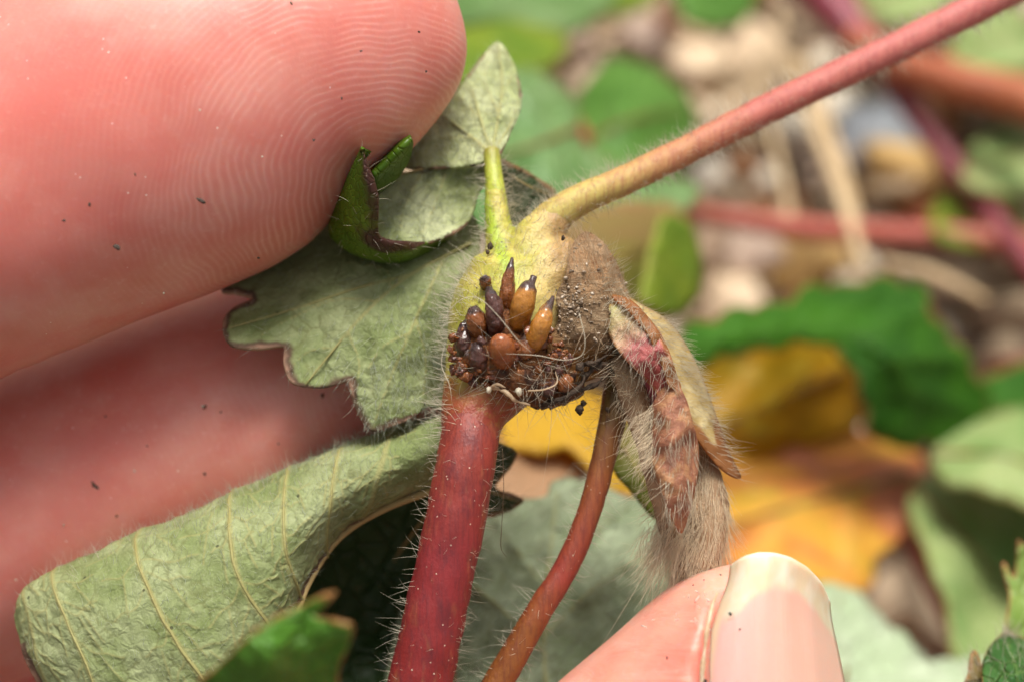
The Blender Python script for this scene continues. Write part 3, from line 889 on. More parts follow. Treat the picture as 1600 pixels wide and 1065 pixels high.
# dry bits of stalk and leaf lying about
frag_m = []
for q in range(5):
    n0 = 7
    g = np.stack(np.meshgrid(np.linspace(-1, 1, n0), np.linspace(-0.6, 0.6, n0)), -1).reshape(-1, 2)
    g = g * (1 + 0.25 * rng.normal(0, 1, (len(g), 1)) * 0.5)
    zf = 0.35 * np.sin(g[:, 0] * 2 + q) + 0.25 * g[:, 1] ** 2 + 0.12 * rng.normal(0, 1, len(g))
    Ff = [[a * n0 + b, a * n0 + b + 1, (a + 1) * n0 + b + 1, (a + 1) * n0 + b] for a in range(n0 - 1) for b in range(n0 - 1)]
    me = bpy.data.meshes.new('leaf_fragment'); me.from_pydata((np.c_[g, zf] * MM).tolist(), [], Ff)
    me.materials.append(M_frag[q % 3]); me.polygons.foreach_set('use_smooth', [True] * len(Ff))
    frag_m.append(me)
for k_ in range(70):
    x, y = random.uniform(x0, x1), random.uniform(y0, y1)
    o = bpy.data.objects.new('leaf_fragment', frag_m[k_ % 5]); COL.objects.link(o)
    sc0 = random.uniform(1.5, 4.5)
    o.scale = (sc0, sc0, sc0); o.location = np.array([x, y, ground_h(x, y) + sc0 * 0.3 + 0.8]) * MM
    o.rotation_euler = (random.uniform(-.4, .4), random.uniform(-.4, .4), random.uniform(0, 6.28))
    m_ = o.modifiers.new('thickness', 'SOLIDIFY'); m_.thickness = 0.00012
    tag(o, ['curled pale buff scrap of dead leaf on the stony soil', 'curled rust brown scrap of dead leaf on the stony soil', 'curled grey brown scrap of dead leaf on the stony soil'][(k_ % 5) % 3], 'leaf fragment', ['buff leaf scraps', 'rust brown leaf scraps', 'grey brown leaf scraps'][(k_ % 5) % 3])
for k_ in range(34):
    x, y, a, L = random.uniform(x0, x1), random.uniform(y0, y1), random.uniform(0, 3.14), random.uniform(6, 18)
    pts = [np.array([x + math.cos(a) * L * q + 1.0 * math.sin(3 * q), y + math.sin(a) * L * q, 0]) for q in (-0.5, 0, 0.5)]
    pts = [p_ + np.array([0, 0, ground_h(p_[0], p_[1]) + 1.2]) for p_ in pts]
    rr_ = random.uniform(0.25, 0.6)
    V, F, t = tube(to_local(np.array(pts)), [rr_, rr_, rr_ * 0.6], 7, 12)
    tag(mesh('dry_stalk', V, F, M_straw, None, {'t': t}), 'thin broken piece of tan dry stalk lying on the soil', 'dry stalk', 'broken dry stalks on the soil')

# ------------------------------------------------------------------ background leaves, stems, straw
def bg_leaf(name, label, outline, ctrl, mat, cat='leaf', step=14, veins=(), teeth=None, thick=0.35, stalk=None, wrinkle=0.6, seed=1.0, solid_parent=None, vein_h=0.3, quilt=0.0, group=None, rib=True):
    V, F, at = sheet_geo(outline, ctrl, step, veins, wrinkle, 0.012, seed, teeth, vein_h, quilt)
    w = to_world(V)
    lo = V[np.argmin(w[:, 2])]
    root = empty(name, lo, label, cat, group)
    mesh('blade', V, F, mat, root, at, solid=thick)
    f = RBF(ctrl)
    for pl, wd in (veins[:1] if rib else []):
        c = catmull(pl, 16); z = f(c)
        pts = PA(np.c_[c, z + 0.15])
        kk = wd / PX * (DIST - z.mean()) / DIST
        Vv, Fv, t = tube(pts, np.linspace(kk, kk * 0.3, 16), 8, 24)
        mesh('midrib', Vv, Fv, M_vein_bg, root, {'t': t})
    if stalk is not None:
        pts, rad, sm = stalk
        pts = np.array(pts); pts[0, 2] -= 2.2; pts[0, 1] -= 0.5
        Vv, Fv, t = tube(pts, rad, 10, 24)
        mesh('petiole', Vv, Fv, sm, root, {'t': t})
    return root
M_vein_bg = leaf_top_mat('leaf_vein_green', (0.06, 0.17, 0.015), (0.12, 0.24, 0.03), vein=(0.1, 0.2, 0.03))

def to_ground(p, dx=0.0, dy=0.0):
    w = to_world(np.asarray(p)); dx = dx * 0.3; dy = 0.80 * w[2]; g = np.array([w[0] + dx, w[1] + dy, ground_h(w[0] + dx, w[1] + dy) - 0.5])
    mid = (w + g) / 2 + np.array([dx * 0.1, 0, 2])
    return to_local(np.array([w, mid, g]))

# dark serrated leaf, right
bg_leaf('strawberry_leaf', 'dark green serrated strawberry leaf arching over the ochre leaf',
        [(1060, 520), (1110, 505), (1160, 488), (1225, 478), (1270, 452), (1330, 448), (1385, 440), (1440, 462), (1462, 505), (1500, 545), (1530, 600), (1545, 650), (1500, 680), (1440, 690), (1385, 688), (1358, 660), (1350, 600), (1320, 550), (1270, 530), (1200, 535), (1120, 555), (1060, 580)],
        [(1080, 530, -44), (1280, 470, -53), (1400, 450, -57), (1400, 560, -51), (1380, 680, -53), (1520, 640, -60), (1200, 510, -48)],
        M_green_dark, step=12, rib=False, quilt=0.8, veins=[([(1060, 550), (1200, 515), (1340, 520), (1420, 600), (1400, 690)], 6), ([(1200, 515), (1260, 470)], 4), ([(1280, 515), (1370, 450)], 4), ([(1350, 525), (1450, 480)], 4), ([(1395, 560), (1500, 560)], 4), ([(1418, 610), (1520, 640)], 4)], teeth=(62, 13), seed=2.2,
        stalk=(to_ground(P(1400, 570, -52), 4, 5), [1.1, 1.1, 1.2], M_bg_red))
bg_leaf('strawberry_leaf', 'ochre yellow shaded leaf tucked under the dark green serrated leaf',
        [(1075, 560), (1150, 540), (1220, 525), (1300, 540), (1345, 580), (1355, 640), (1310, 680), (1240, 695), (1160, 720), (1090, 715), (1050, 640)],
        [(1080, 600, -56), (1200, 540, -58), (1340, 600, -65), (1200, 690, -58)], M_ochre, step=16, teeth=(60, 6), seed=3.1, quilt=0.8,
        veins=[([(1060, 690), (1180, 640), (1320, 575)], 6), ([(1120, 660), (1180, 590)], 4), ([(1200, 640), (1270, 560)], 4), ([(1130, 665), (1240, 680)], 4)],
        stalk=(to_ground(P(1150, 650, -58), -3, 3), [0.9, 0.9, 1.0], M_bg_red))
bg_leaf('strawberry_leaf', 'large yellow and orange autumn leaf behind the silky sheath',
        [(1040, 790), (1080, 720), (1150, 690), (1240, 690), (1320, 670), (1380, 690), (1440, 720), (1420, 790), (1415, 830), (1370, 860), (1360, 905), (1320, 915), (1240, 890), (1170, 880), (1090, 900), (1030, 880)],
        [(1060, 760, -50), (1250, 700, -62), (1420, 720, -65), (1350, 900, -52), (1150, 870, -48), (1250, 800, -54)], M_autumn, step=16, teeth=(75, 8), seed=4.4, quilt=1.0,
        veins=[([(1420, 740), (1280, 780), (1060, 840)], 7), ([(1330, 765), (1240, 710)], 4), ([(1240, 790), (1150, 730)], 4), ([(1330, 775), (1330, 880)], 4), ([(1230, 800), (1200, 880)], 4)],
        stalk=(to_ground(P(1290, 770, -57), 3, 2), [1.2, 1.2, 1.3], M_bg_red))
bg_leaf('strawberry_leaf', 'pale fresh green leaf with a folded blade right of the autumn leaf',
        [(1425, 760), (1480, 740), (1560, 760), (1640, 800), (1700, 900), (1690, 1010), (1600, 1040), (1500, 1045), (1490, 960), (1460, 880), (1430, 810)],
        [(1430, 770, -60), (1500, 900, -50), (1500, 1030, -44), (1600, 800, -62), (1680, 950, -50), (1560, 920, -56)], M_green_pale, step=18, teeth=(90, 7), seed=5.0,
        veins=[([(1430, 770), (1520, 860), (1640, 1010)], 7), ([(1480, 815), (1600, 820)], 4), ([(1540, 885), (1660, 880)], 4), ([(1500, 850), (1500, 960)], 4)],
        stalk=(to_ground(P(1540, 880, -55), -2, 3), [1.1, 1.1, 1.2], M_bg_red))
bg_leaf('strawberry_leaf', 'mid green leaf blade overlapping the pale folded leaf at its top',
        [(1455, 690), (1520, 660), (1620, 640), (1720, 690), (1740, 800), (1680, 840), (1610, 790), (1540, 760), (1480, 745)],
        [(1460, 700, -58), (1600, 650, -62), (1720, 780, -56), (1560, 740, -52)], M_green_pale, step=18, teeth=(80, 7), seed=5.6,
        veins=[([(1460, 710), (1580, 715), (1720, 780)], 6)], stalk=(to_ground(P(1600, 720, -56), 0, 3), [1.1, 1.1, 1.2], M_bg_red))
bg_leaf('strawberry_leaf', 'small dark green leaf tip behind the tip of the serrated leaf',
        [(1530, 600), (1600, 570), (1690, 580), (1720, 650), (1640, 670), (1560, 660)],
        [(1540, 610, -66), (1600, 580, -68), (1700, 640, -64)], M_green_dark, step=18, teeth=(60, 7), seed=5.9,
        stalk=(to_ground(P(1690, 630, -64), 3, 3), [1, 1, 1.1], M_bg_red))
bg_leaf('strawberry_leaf', 'whitish green felted leaf lying low beside the thumbnail',
        [(1230, 930), (1300, 915), (1345, 935), (1385, 975), (1420, 1000), (1450, 1035), (1540, 1030), (1600, 1060), (1560, 1140), (1400, 1190), (1230, 1150), (1180, 1030)],
        [(1240, 940, -38), (1330, 930, -42), (1440, 1030, -40), (1400, 1150, -33), (1250, 1100, -34)], M_white_green, step=18, teeth=(46, 7), seed=6.2,
        veins=[([(1300, 1180), (1320, 1050), (1310, 930)], 6), ([(1315, 1080), (1420, 1020)], 4)],
        stalk=(to_ground(P(1300, 1170, -45), 0, 2), [1, 1, 1.1], M_bg_red))
# green leaves behind the runner, upper middle
bg_leaf('strawberry_leaf', 'round glossy green leaf lobe behind the pink runner',
        [(900, 180), (925, 120), (960, 90), (1005, 100), (1050, 130), (1085, 170), (1092, 225), (1060, 265), (1000, 275), (930, 250)],
        [(910, 190, -72), (960, 100, -84), (1080, 190, -80), (1000, 270, -66), (990, 180, -70)], M_green_mid, step=14, teeth=(70, 5), seed=7.0, quilt=1.0,
        veins=[([(905, 230), (980, 190), (1070, 170)], 5), ([(950, 205), (975, 120)], 4)],
        stalk=(to_ground(P(908, 225, -70), 0, 4), [1.1, 1.1, 1.2], M_bg_red))
bg_leaf('strawberry_leaf', 'broad bluish green leaf with tan spots behind the lime stalk',
        [(720, 140), (800, 110), (860, 120), (900, 170), (915, 230), (1010, 270), (1085, 290), (1080, 320), (1000, 350), (900, 370), (800, 360), (720, 340), (690, 240)],
        [(740, 150, -52), (890, 160, -60), (1050, 300, -58), (900, 350, -48), (740, 320, -44), (860, 250, -52)], M_green_blue, step=14, teeth=(80, 5), seed=7.7, quilt=1.0,
        veins=[([(905, 200), (830, 230), (720, 260)], 6), ([(850, 222), (820, 140)], 4), ([(860, 218), (870, 320)], 4), ([(800, 240), (770, 320)], 4)],
        stalk=(to_ground(P(905, 205, -56), 0, 4), [1.1, 1.1, 1.2], M_bg_red))
bg_leaf('strawberry_leaf', 'olive and orange fading leaf below the pink runner',
        [(880, 350), (960, 320), (1040, 320), (1085, 360), (1090, 430), (1060, 480), (1000, 500), (920, 480), (870, 420)],
        [(890, 370, -40), (1040, 330, -54), (1080, 440, -52), (960, 480, -42), (1000, 400, -46)], M_olive, step=14, teeth=(70, 5), seed=8.1,
        veins=[([(880, 440), (980, 400), (1070, 360)], 5)], stalk=(to_ground(P(885, 435, -42), 0, 4), [1, 1, 1.1], M_bg_red))
bg_leaf('strawberry_leaf', 'narrow lime green leaf edge beside the olive leaf',
        [(1010, 480), (1015, 420), (1030, 360), (1050, 335), (1080, 355), (1098, 410), (1092, 460), (1060, 492)],
        [(1020, 470, -38), (1040, 350, -44), (1090, 420, -48), (1050, 480, -42)], M_green_lime, step=12, teeth=(60, 3), seed=8.4,
        stalk=(to_ground(P(1030, 485, -40), 0, 4), [0.9, 0.9, 1.0], M_bg_red))
bg_leaf('strawberry_leaf', 'lime green leaf right beside the upper fingertip',
        [(700, 40), (760, 28), (850, 45), (890, 70), (850, 105), (780, 120), (700, 120)],
        [(710, 50, -60), (880, 70, -70), (780, 110, -58)], M_green_lime, step=14, teeth=(70, 4), seed=9.0,
        stalk=(to_ground(P(710, 90, -58), 0, 3), [1, 1, 1.1], M_bg_red))
bg_leaf('strawberry_leaf', 'pale bluish leaf above the lime leaf at the fingertip',
        [(690, -60), (800, -70), (900, -50), (960, -10), (930, 30), (860, 50), (780, 30), (690, 30)],
        [(700, -30, -66), (940, 0, -84), (800, 20, -70)], M_green_blue, step=16, teeth=(80, 5), seed=9.5,
        stalk=(to_ground(P(700, 0, -64), 0, 3), [1, 1, 1.1], M_bg_red))
bg_leaf('strawberry_leaf', 'green leaf above a dark gap in the soil',
        [(1060, -60), (1130, -70), (1180, -20), (1165, 25), (1110, 40), (1065, 15)],
        [(1070, -40, -96), (1170, 0, -100), (1110, 30, -92)], M_green_mid, step=16, teeth=(50, 5), seed=9.9,
        stalk=(to_ground(P(1070, 0, -94), 0, 3), [1, 1, 1.1], M_bg_red))
bg_leaf('strawberry_leaf', 'lime leaf with blunt teeth above the round green lobe',
        [(880, -60), (960, -70), (1030, -40), (1020, 0), (960, 20), (900, 10)],
        [(890, -40, -90), (1020, -20, -100), (950, 10, -90)], M_green_lime, step=16, teeth=(50, 5), seed=10.2,
        stalk=(to_ground(P(890, -20, -90), 0, 3), [1, 1, 1.1], M_bg_red))
for (cx, cy, zz, mt, sd_, lab) in [(1560, 60, -104, M_green_pale, 11.0, 'pale green leaf above the orange stem'), (1580, 250, -92, M_green_pale, 11.4, 'pale green leaf beneath the orange stem'),
                                   (1530, 330, -90, M_green_lime, 11.8, 'dull yellow-green leaf beside the lower purple stem'), (1610, 120, -100, M_green_dark, 12.0, 'dark green leaf half under the orange stem'),
                                   (1420, -20, -112, M_green_pale, 12.4, 'yellowish green leaf beside the upper purple stem')]:
    ol = [(cx + (70 + 14 * math.sin(3 * a)) * math.cos(a), cy + 52 * math.sin(a)) for a in np.linspace(0, 2 * math.pi, 11)[:-1]]
    bg_leaf('strawberry_leaf', lab, ol, [(cx - 60, cy, zz), (cx + 60, cy + 20, zz - 5), (cx, cy - 45, zz - 9), (cx, cy + 45, zz + 4)], mt, step=16, teeth=(40, 7), seed=sd_,
            veins=[([(cx - 60, cy + 20), (cx + 50, cy - 20)], 5)], stalk=(to_ground(P(cx - 60, cy + 20, zz), 0, 2), [0.9, 0.9, 1], M_bg_red))
bg_leaf('strawberry_leaf', 'bright yellow leaf seen through the gap under the root buds',
        [(790, 640), (830, 625), (900, 610), (960, 630), (1050, 720), (1090, 800), (1040, 850), (980, 800), (900, 700), (840, 700), (790, 690)],
        [(800, 650, -34), (950, 640, -38), (1050, 820, -34), (900, 690, -32)], M_yellow, step=14, teeth=(70, 4), seed=13,
        stalk=(to_ground(P(1045, 830, -35), 2, 2), [1, 1, 1.1], M_bg_red))
bg_leaf('strawberry_leaf', 'dry tan dead leaf between the two hairy stalks',
        [(740, 690), (800, 690), (860, 690), (905, 700), (900, 770), (860, 800), (780, 800), (740, 760)],
        [(750, 700, -30), (890, 710, -34), (870, 790, -28), (760, 780, -26)], M_dry, step=14, teeth=(60, 4), seed=13.7,
        stalk=(to_ground(P(760, 780, -26), -2, 2), [0.8, 0.8, 0.9], M_bg_red))

def bg_stem(name, label, pts, rad, mat, cat='stem'):
    V, F, t = tube(PA(pts), rad, 12, 60, 0.12, 1.0)
    r = mesh(name, V, F, mat, None, {'t': t})
    return tag(r, label, cat)
bg_stem('runner_stem', 'red runner stretched level across the stony soil', [(1050, 326, -86), (1160, 345, -84), (1260, 358, -84), (1400, 366, -86), (1520, 372, -86), (1700, 395, -82)], [0.75, 0.95, 1.05, 1.05, 1.1, 1.2], M_bg_red, 'runner')
bg_stem('plant_stem', 'dark purple stem slanting down across the stones', [(1230, -60, -104), (1310, 20, -102), (1385, 110, -98), (1440, 190, -94), (1500, 275, -90), (1570, 365, -85), (1640, 450, -80)], [2.2, 2.1, 1.5, 1.2, 1.15, 1.15, 1.2], M_bg_purple)
bg_stem('plant_stem', 'thick orange red stem crossing behind the pink runner', [(1330, 60, -98), (1420, 105, -94), (1500, 130, -90), (1600, 155, -86), (1720, 210, -80)], [1.5, 1.8, 1.9, 2.0, 2.0], M_bg_orange)
bg_stem('plant_stem', 'dark red stalk in the shaded gap beside the pale folded leaf', [(1400, 780, -62), (1430, 850, -60), (1470, 930, -58), (1520, 1040, -52)], [0.7, 0.8, 0.9, 0.9], M_bg_red)
def straw(label, pts, rad):
    V, F, t = tube(PA(pts), rad, 8, 40, 0.25, 3.0, flat=0.5)
    tag(mesh('straw', V, F, M_straw, None, {'t': t}), label, 'straw')
straw('long tan dry straw standing over the red level runner', [(1215, 20, -112), (1262, 170, -98), (1310, 290, -88), (1350, 420, -80)], [0.45, 0.5, 0.55, 0.4])
straw('thin tan dry straw beside the long straw', [(1250, 90, -104), (1300, 210, -96), (1335, 330, -87), (1345, 440, -80)], [0.35, 0.4, 0.4, 0.3])
straw('pale dry straw crossing between the two upright straws', [(1240, 60, -108), (1290, 230, -95), (1325, 300, -90), (1332, 420, -82)], [0.3, 0.4, 0.4, 0.3])
straw('long tan dry straw slanting to the red level runner', [(1180, 110, -100), (1210, 220, -96), (1228, 300, -92), (1236, 360, -88)], [0.3, 0.35, 0.35, 0.3])
straw('short bent tan straw lying flat beside the dark green leaf', [(1380, 410, -84), (1460, 430, -84), (1540, 470, -82)], [0.45, 0.5, 0.4])

# ------------------------------------------------------------------ the plant in the hands
plant = empty('strawberry_plant', P(790, 620, -3), 'uprooted strawberry runner plant with hairy red stalks and brown root buds held in the fingers', 'plant')

# crown
cr = [tube([P(800, 400, -3), P(800, 450, -3.2), P(795, 510, -3), P(772, 575, -2.6), P(742, 640, -1.5), P(734, 690, -0.6)], [1.9, 2.8, 3.1, 2.6, 1.72, 1.35], 28, 30)[:2],
      tube([P(800, 500, -3.4), P(850, 440, -3.6), P(905, 425, -3.8)], [2.4, 2.4, 1.8], 24, 20)[:2],
      tube([P(773, 300, -4.2), P(778, 350, -3.8), P(790, 410, -3.2), P(800, 460, -3)], [0.5, 0.68, 1.1, 1.8], 20, 20)[:2],
      tube([P(815, 440, -3.2), P(838, 375, -3.4), P(880, 332, -4)], [1.7, 1.25, 0.72], 20, 20)[:2]]
V, F = remesh(*join(cr), 0.11, 5)
V = V + 0.05 * nz(V, 1.4, 3.0)[:, None]
crown = mesh('crown', V, F, M_crown, plant, {'t': np.zeros(len(V))})
p, n = scatter(V, F, 520, lambda c, N: np.where((N[:, 0] < -0.35) & (c[:, 1] < 6), 1.0, 0.0))
hairs('hair', p, n + rng.normal(0, 0.35, p.shape) + np.array([-0.2, 0.15, 0.1]), rng.uniform(0.5, 1.35, len(p)), 0.015, M_hair, crown, curl=0.25)
p, n = scatter(V, F, 420, lambda c, N: np.where((N[:, 2] > 0.2) & (c[:, 1] > 1.2), 1.0, 0.02))
hairs('hair', p, n * 0.4 + rng.normal(0, 0.4, p.shape) + np.array([0.3, 0.5, 0.1]), rng.uniform(0.4, 0.9, len(p)), 0.012, M_hair, crown, curl=0.25)

# stalks
def stalk(name, pts, rad, mat, nh, hl, parent=plant, wob=0.06, seed=0.0, hm=None, n=28, m=90, hair_r=0.015, lean=(0, 0, 0), label=None):
    V, F, t = tube(PA(pts), rad, n, m, wob, seed)
    o = mesh(name, V, F, mat, parent, {'t': t})
    if label: o['label'] = label
    p, nn = scatter(V, F, nh, lambda c, N: np.where(N[:, 2] > 0.55, 0.14, np.where(N[:, 2] > -0.5, 1.0, 0.1)))
    hairs('hair', p, nn + rng.normal(0, 0.35, p.shape) + np.array(lean), rng.uniform(hl * 0.3, hl, len(p)) * np.where(nn[:, 2] > 0.55, 0.55, 1.0), hair_r, hm or M_hair, o, curl=0.3)
    return o
stalk('petiole', [(756, 585, -2.9), (741, 640, -1.5), (730, 710, -0.35), (712, 810, 0), (688, 920, 0.2), (660, 1050, 0.4), (640, 1150, 0.4), (600, 1330, 0), (540, 1560, -3)], [1.25, 1.42, 1.46, 1.48, 1.5, 1.55, 1.55, 1.6, 1.6], M_red, 800, 0.95, hair_r=0.009, label='thick crimson leaf stalk', lean=(-0.1, 0.15, 0))
stalk('petiole', [(972, 575, -3.5), (962, 630, -3), (945, 710, -2.6), (925, 785, -2.4), (893, 870, -2.2), (845, 950, -2), (790, 1045, -2), (740, 1140, -2), (640, 1330, -3)], [0.80, 0.74, 0.62, 0.60, 0.62, 0.66, 0.74, 0.8, 0.85], M_thin, 420, 1.2, hair_r=0.011, label='thin russet leaf stalk', seed=4, lean=(0.2, 0.0, 0))
stalk('petiole', [(768, 236, -5.2), (771, 270, -4.7), (776, 320, -4.2), (784, 370, -3.7), (794, 425, -3.6)], [0.42, 0.46, 0.56, 0.66, 0.8], M_lime, 260, 0.95, label='short lime green leaf stalk', seed=5, hair_r=0.013)
stalk('runner', [(826, 405, -4.6), (852, 352, -3.9), (900, 315, -4.0), (980, 280, -5), (1090, 226, -6.5), (1200, 170, -8), (1330, 108, -9.5), (1480, 35, -11), (1700, -80, -13), (2000, -260, -16)], [0.95, 0.92, 0.80, 0.76, 0.78, 0.80, 0.82, 0.86, 0.9, 0.9], M_runner, 3400, 0.85, label='pink hairy runner', seed=6, m=140, hair_r=0.011)

# root buds
def bud(pts, rad, mat, label=None, tip=True, wob=0.25, seed=0.0):
    rad = [x * 0.84 for x in rad]
    pts = np.array(pts, float); pts[:, :2] = pts[0, :2] + 0.88 * (pts[:, :2] - pts[0, :2]); pts[:, 2] -= 0.35
    pts[:, 0] += np.clip((745 - pts[:, 0]) * 0.35, 0, 14)
    V, F, t = tube(PA(pts), rad, 30, 40, wob * 0.40, seed, wf=1.1)
    V = V + rng.normal(0, 1, 3) * 0 + 0.045 * (wob / 0.3) * np.c_[nz(V, 4.0, seed, 3), nz(V, 4.0, seed + 9, 3), nz(V, 4.0, seed + 5, 3)]
    o = mesh('root_bud', V, F, mat, plant, {'t': t})
    if label: o['label'] = label
    return o
bud([(806, 520, -0.4), (812, 495, 0.9), (820, 465, 1.5), (828, 440, 1.4), (834, 430, 1.3), (838, 420, 1.2)], [0.42, 0.62, 0.66, 0.52, 0.22, 0.20], M_bud_o, 'plump orange root bud', seed=1)
bud([(822, 548, 0.4), (840, 525, 1.5), (850, 500, 1.9), (857, 478, 1.7), (864, 466, 1.6), (870, 452, 1.4)], [0.45, 0.58, 0.56, 0.42, 0.24, 0.10], M_bud_o, 'slim orange root bud', seed=2)
bud([(788, 500, -0.6), (792, 465, 0.4), (795, 435, 0.6), (798, 412, 0.7), (802, 390, 0.5)], [0.5, 0.50, 0.40, 0.26, 0.08], M_bud_b, seed=3)
bud([(775, 525, 0.2), (772, 495, 1.1), (768, 465, 1.3), (763, 440, 0.9)], [0.45, 0.55, 0.50, 0.16], M_bud_d, 'shrivelled purple black root bud', wob=0.6, seed=4)
bud([(750, 525, 0.0), (744, 503, 0.8), (737, 485, 0.9), (733, 475, 0.8)], [0.55, 0.58, 0.50, 0.25], M_bud_b, seed=5, wob=0.4)
bud([(728, 560, -0.6), (717, 535, 0.2), (714, 512, 0.2), (717, 490, 0.0)], [0.55, 0.60, 0.42, 0.08], M_bud_d, seed=6, wob=0.5)
bud([(752, 575, 0.2), (746, 552, 1.1), (742, 530, 1.0)], [0.55, 0.55, 0.28], M_bud_d, seed=7, wob=0.6)
bud([(790, 570, 0.3), (786, 550, 1.4), (782, 532, 1.9), (780, 522, 1.8)], [0.65, 0.78, 0.74, 0.45], M_bud_r, 'round glossy amber root bud', seed=8, wob=0.15)
bud([(815, 560, 0.4), (822, 540, 1.2), (828, 522, 1.2)], [0.6, 0.62, 0.35], M_bud_b, seed=9, wob=0.4)
bud([(735, 575, -0.2), (730, 555, 0.5), (724, 542, 0.6)], [0.5, 0.5, 0.25], M_bud_b, seed=10, wob=0.5)
bud([(868, 585, -0.4), (882, 600, 0.3), (890, 615, 0.2)], [0.6, 0.6, 0.3], M_bud_b, seed=11, wob=0.6)
bud([(845, 590, -0.2), (858, 605, 0.5), (862, 620, 0.3)], [0.5, 0.55, 0.3], M_bud_d, seed=12, wob=0.6)
bud([(760, 448, -0.3), (757, 436, 0.2), (755, 430, 0.2)], [0.32, 0.32, 0.16], M_bud_b, seed=13, wob=0.5)

# crumbs of scale leaves packed between them
for k_ in range(110):
    an, rr_ = random.uniform(0, 6.28), math.sqrt(random.random())
    qx, qy = 795 + 98 * rr_ * math.cos(an), 552 + 58 * rr_ * math.sin(an)
    sz = random.uniform(0.07, 0.22)
    V, F = ball((0, 0, 0), (sz * random.uniform(0.6, 1.6), sz * random.uniform(0.6, 1.6), sz * 0.6), 10, 8, 0.9, k_ * 2.1, 1.4)
    mesh('bud_scale', V + P(qx, qy, random.uniform(0.5, 1.3) - 0.8 * rr_ ** 2), F, random.choice([M_bud_b, M_bud_b, M_bud_r, M_bud_d]), plant, {'t': np.full(len(V), random.uniform(0.1, 0.6))})
# dead tissue they sit in
sc_parts = [tube([P(728, 530, -1.2), P(770, 560, -0.55), P(830, 580, -0.6), P(885, 590, -1.4)], [1.0, 1.35, 1.45, 1.0], 24, 30)[:2],
            tube([P(780, 470, -1.2), P(790, 520, -0.6), P(840, 550, -0.6)], [0.8, 1.2, 1.2], 20, 20)[:2],
            tube([P(800, 600, -1.2), P(850, 615, -0.9), P(905, 605, -1.8)], [0.6, 0.75, 0.5], 16, 20)[:2]]
V, F = remesh(*join(sc_parts), 0.10, 2)
V = V + (0.16 * nz(V, 1.6, 5.0, 4) + 0.12 * nz(V, 4.0, 2.0, 3))[:, None] * np.array([1, 1, 1.0])
scar = mesh('root_scar', V, F, M_scar, plant)
p, n = scatter(V, F, 240, lambda c, N: np.where((N[:, 2] > 0.1) & (c[:, 1] < -0.7), 1.0, 0.1))
hairs('hair', p, n * 0.6 + rng.normal(0, 0.7, p.shape) + np.array([0, -0.3, 0.4]), rng.uniform(0.5, 1.9, len(p)), 0.012, M_hair, scar, curl=0.5, K=7)

# long loose threads and rootlets
def thread(pts, r, mat, name='rootlet'):
    V, F, t = tube(PA(pts), [r] * (len(pts) - 1) + [r * 0.4], 8, 50, 0.0 if r < 0.05 else 0.9, pts[0][0], wf=2.5)
    mesh(name, V, F, mat, plant, {'t': t})
thread([(693, 500, 1.4), (715, 472, 2.0), (745, 465, 2.4), (775, 490, 2.6), (808, 530, 2.7), (830, 550, 2.3)], 0.017, M_hair)
thread([(905, 490, 2.0), (914, 530, 2.2), (908, 555, 2.0), (880, 562, 1.8), (840, 555, 2.0), (790, 552, 2.2)], 0.018, M_hair)
thread([(694, 540, 0.8), (690, 570, 0.9), (702, 600, 1.2), (706, 625, 1.2)], 0.015, M_hair)
thread([(785, 700, 1.4), (787, 760, 1.4), (784, 820, 1.2), (783, 855, 1.0), (792, 870, 1.0)], 0.016, M_hair_dark)
thread([(825, 610, 1.4), (850, 608, 1.6), (870, 598, 1.4), (868, 580, 1.2)], 0.035, M_hair_tan)
thread([(842, 632, -0.5), (880, 622, 0.2), (905, 605, 0.2), (915, 585, -0.6)], 0.10, M_debris)
thread([(842, 634, -0.6), (865, 626, -0.2), (888, 617, 0.0)], 0.13, M_debris)
thread([(905, 600, -1.0), (925, 575, -0.4), (945, 570, -1.0), (960, 585, -1.4)], 0.16, M_debris)
thread([(900, 612, -1.0), (930, 600, -0.8), (950, 585, -1.5)], 0.11, M_debris)
thread([(910, 570, -0.6), (930, 565, -0.1), (948, 555, -1.0)], 0.10, M_debris)
thread([(770, 605, 0.6), (790, 612, 1.0), (805, 625, 0.9), (828, 632, 0.3)], 0.08, M_hair_tan)
thread([(765, 608, 0.6), (775, 600, 1.0), (790, 605, 1.0)], 0.06, M_hair_tan)
for k_, (px_, py_, z_, s_) in enumerate([(764, 609, 1.2, .13), (810, 611, 1.2, .17), (766, 385, -1.9, .16), (762, 394, -1.8, .10), (720, 577, .4, .18), (906, 640, -1.2, .20), (911, 630, -1.3, .14), (905, 572, .2, .2), (950, 640, -1.8, .12), (880, 372, -1.0, .10)]):
    V, F = ball(P(px_, py_, z_), (s_, s_ * 1.3, s_), 8, 6, 0.6, k_ * 1.7, 1.2)
    mesh('crumb', V, F, M_hair if k_ < 2 else M_debris, plant)

# brown fuzzy sheath on the right of the crown
V, F, at = sheet_geo([(884, 430), (888, 404), (896, 380), (914, 362), (938, 374), (958, 400), (974, 436), (986, 476), (982, 520), (966, 560), (940, 586), (904, 596), (866, 580), (856, 540), (872, 500), (870, 462)],
                     [(870, 440, -0.9), (900, 365, -2.4), (970, 438, -2.4), (975, 520, -2.0), (935, 580, -1.6), (905, 470, 0.15), (880, 530, 0.3), (930, 420, -0.7), (945, 500, -0.5)], 4.0, wrinkle=0.5, wscale=0.02, seed=3.3)
sheath = mesh('stipule', V, F, M_sheath, plant, at, solid=0.15)
sheath['label'] = 'fuzzy brown dead sheath on the crown'
p, n = scatter(V, F, 480, lambda c, N: np.where(c[:, 1] + 0.45 * c[:, 0] > 4.4, 2.0, 0.22))
flow = np.stack([-0.35 + 0.0 * p[:, 0], 0.9 + 0 * p[:, 0], 0.2 + 0 * p[:, 0]], 1)
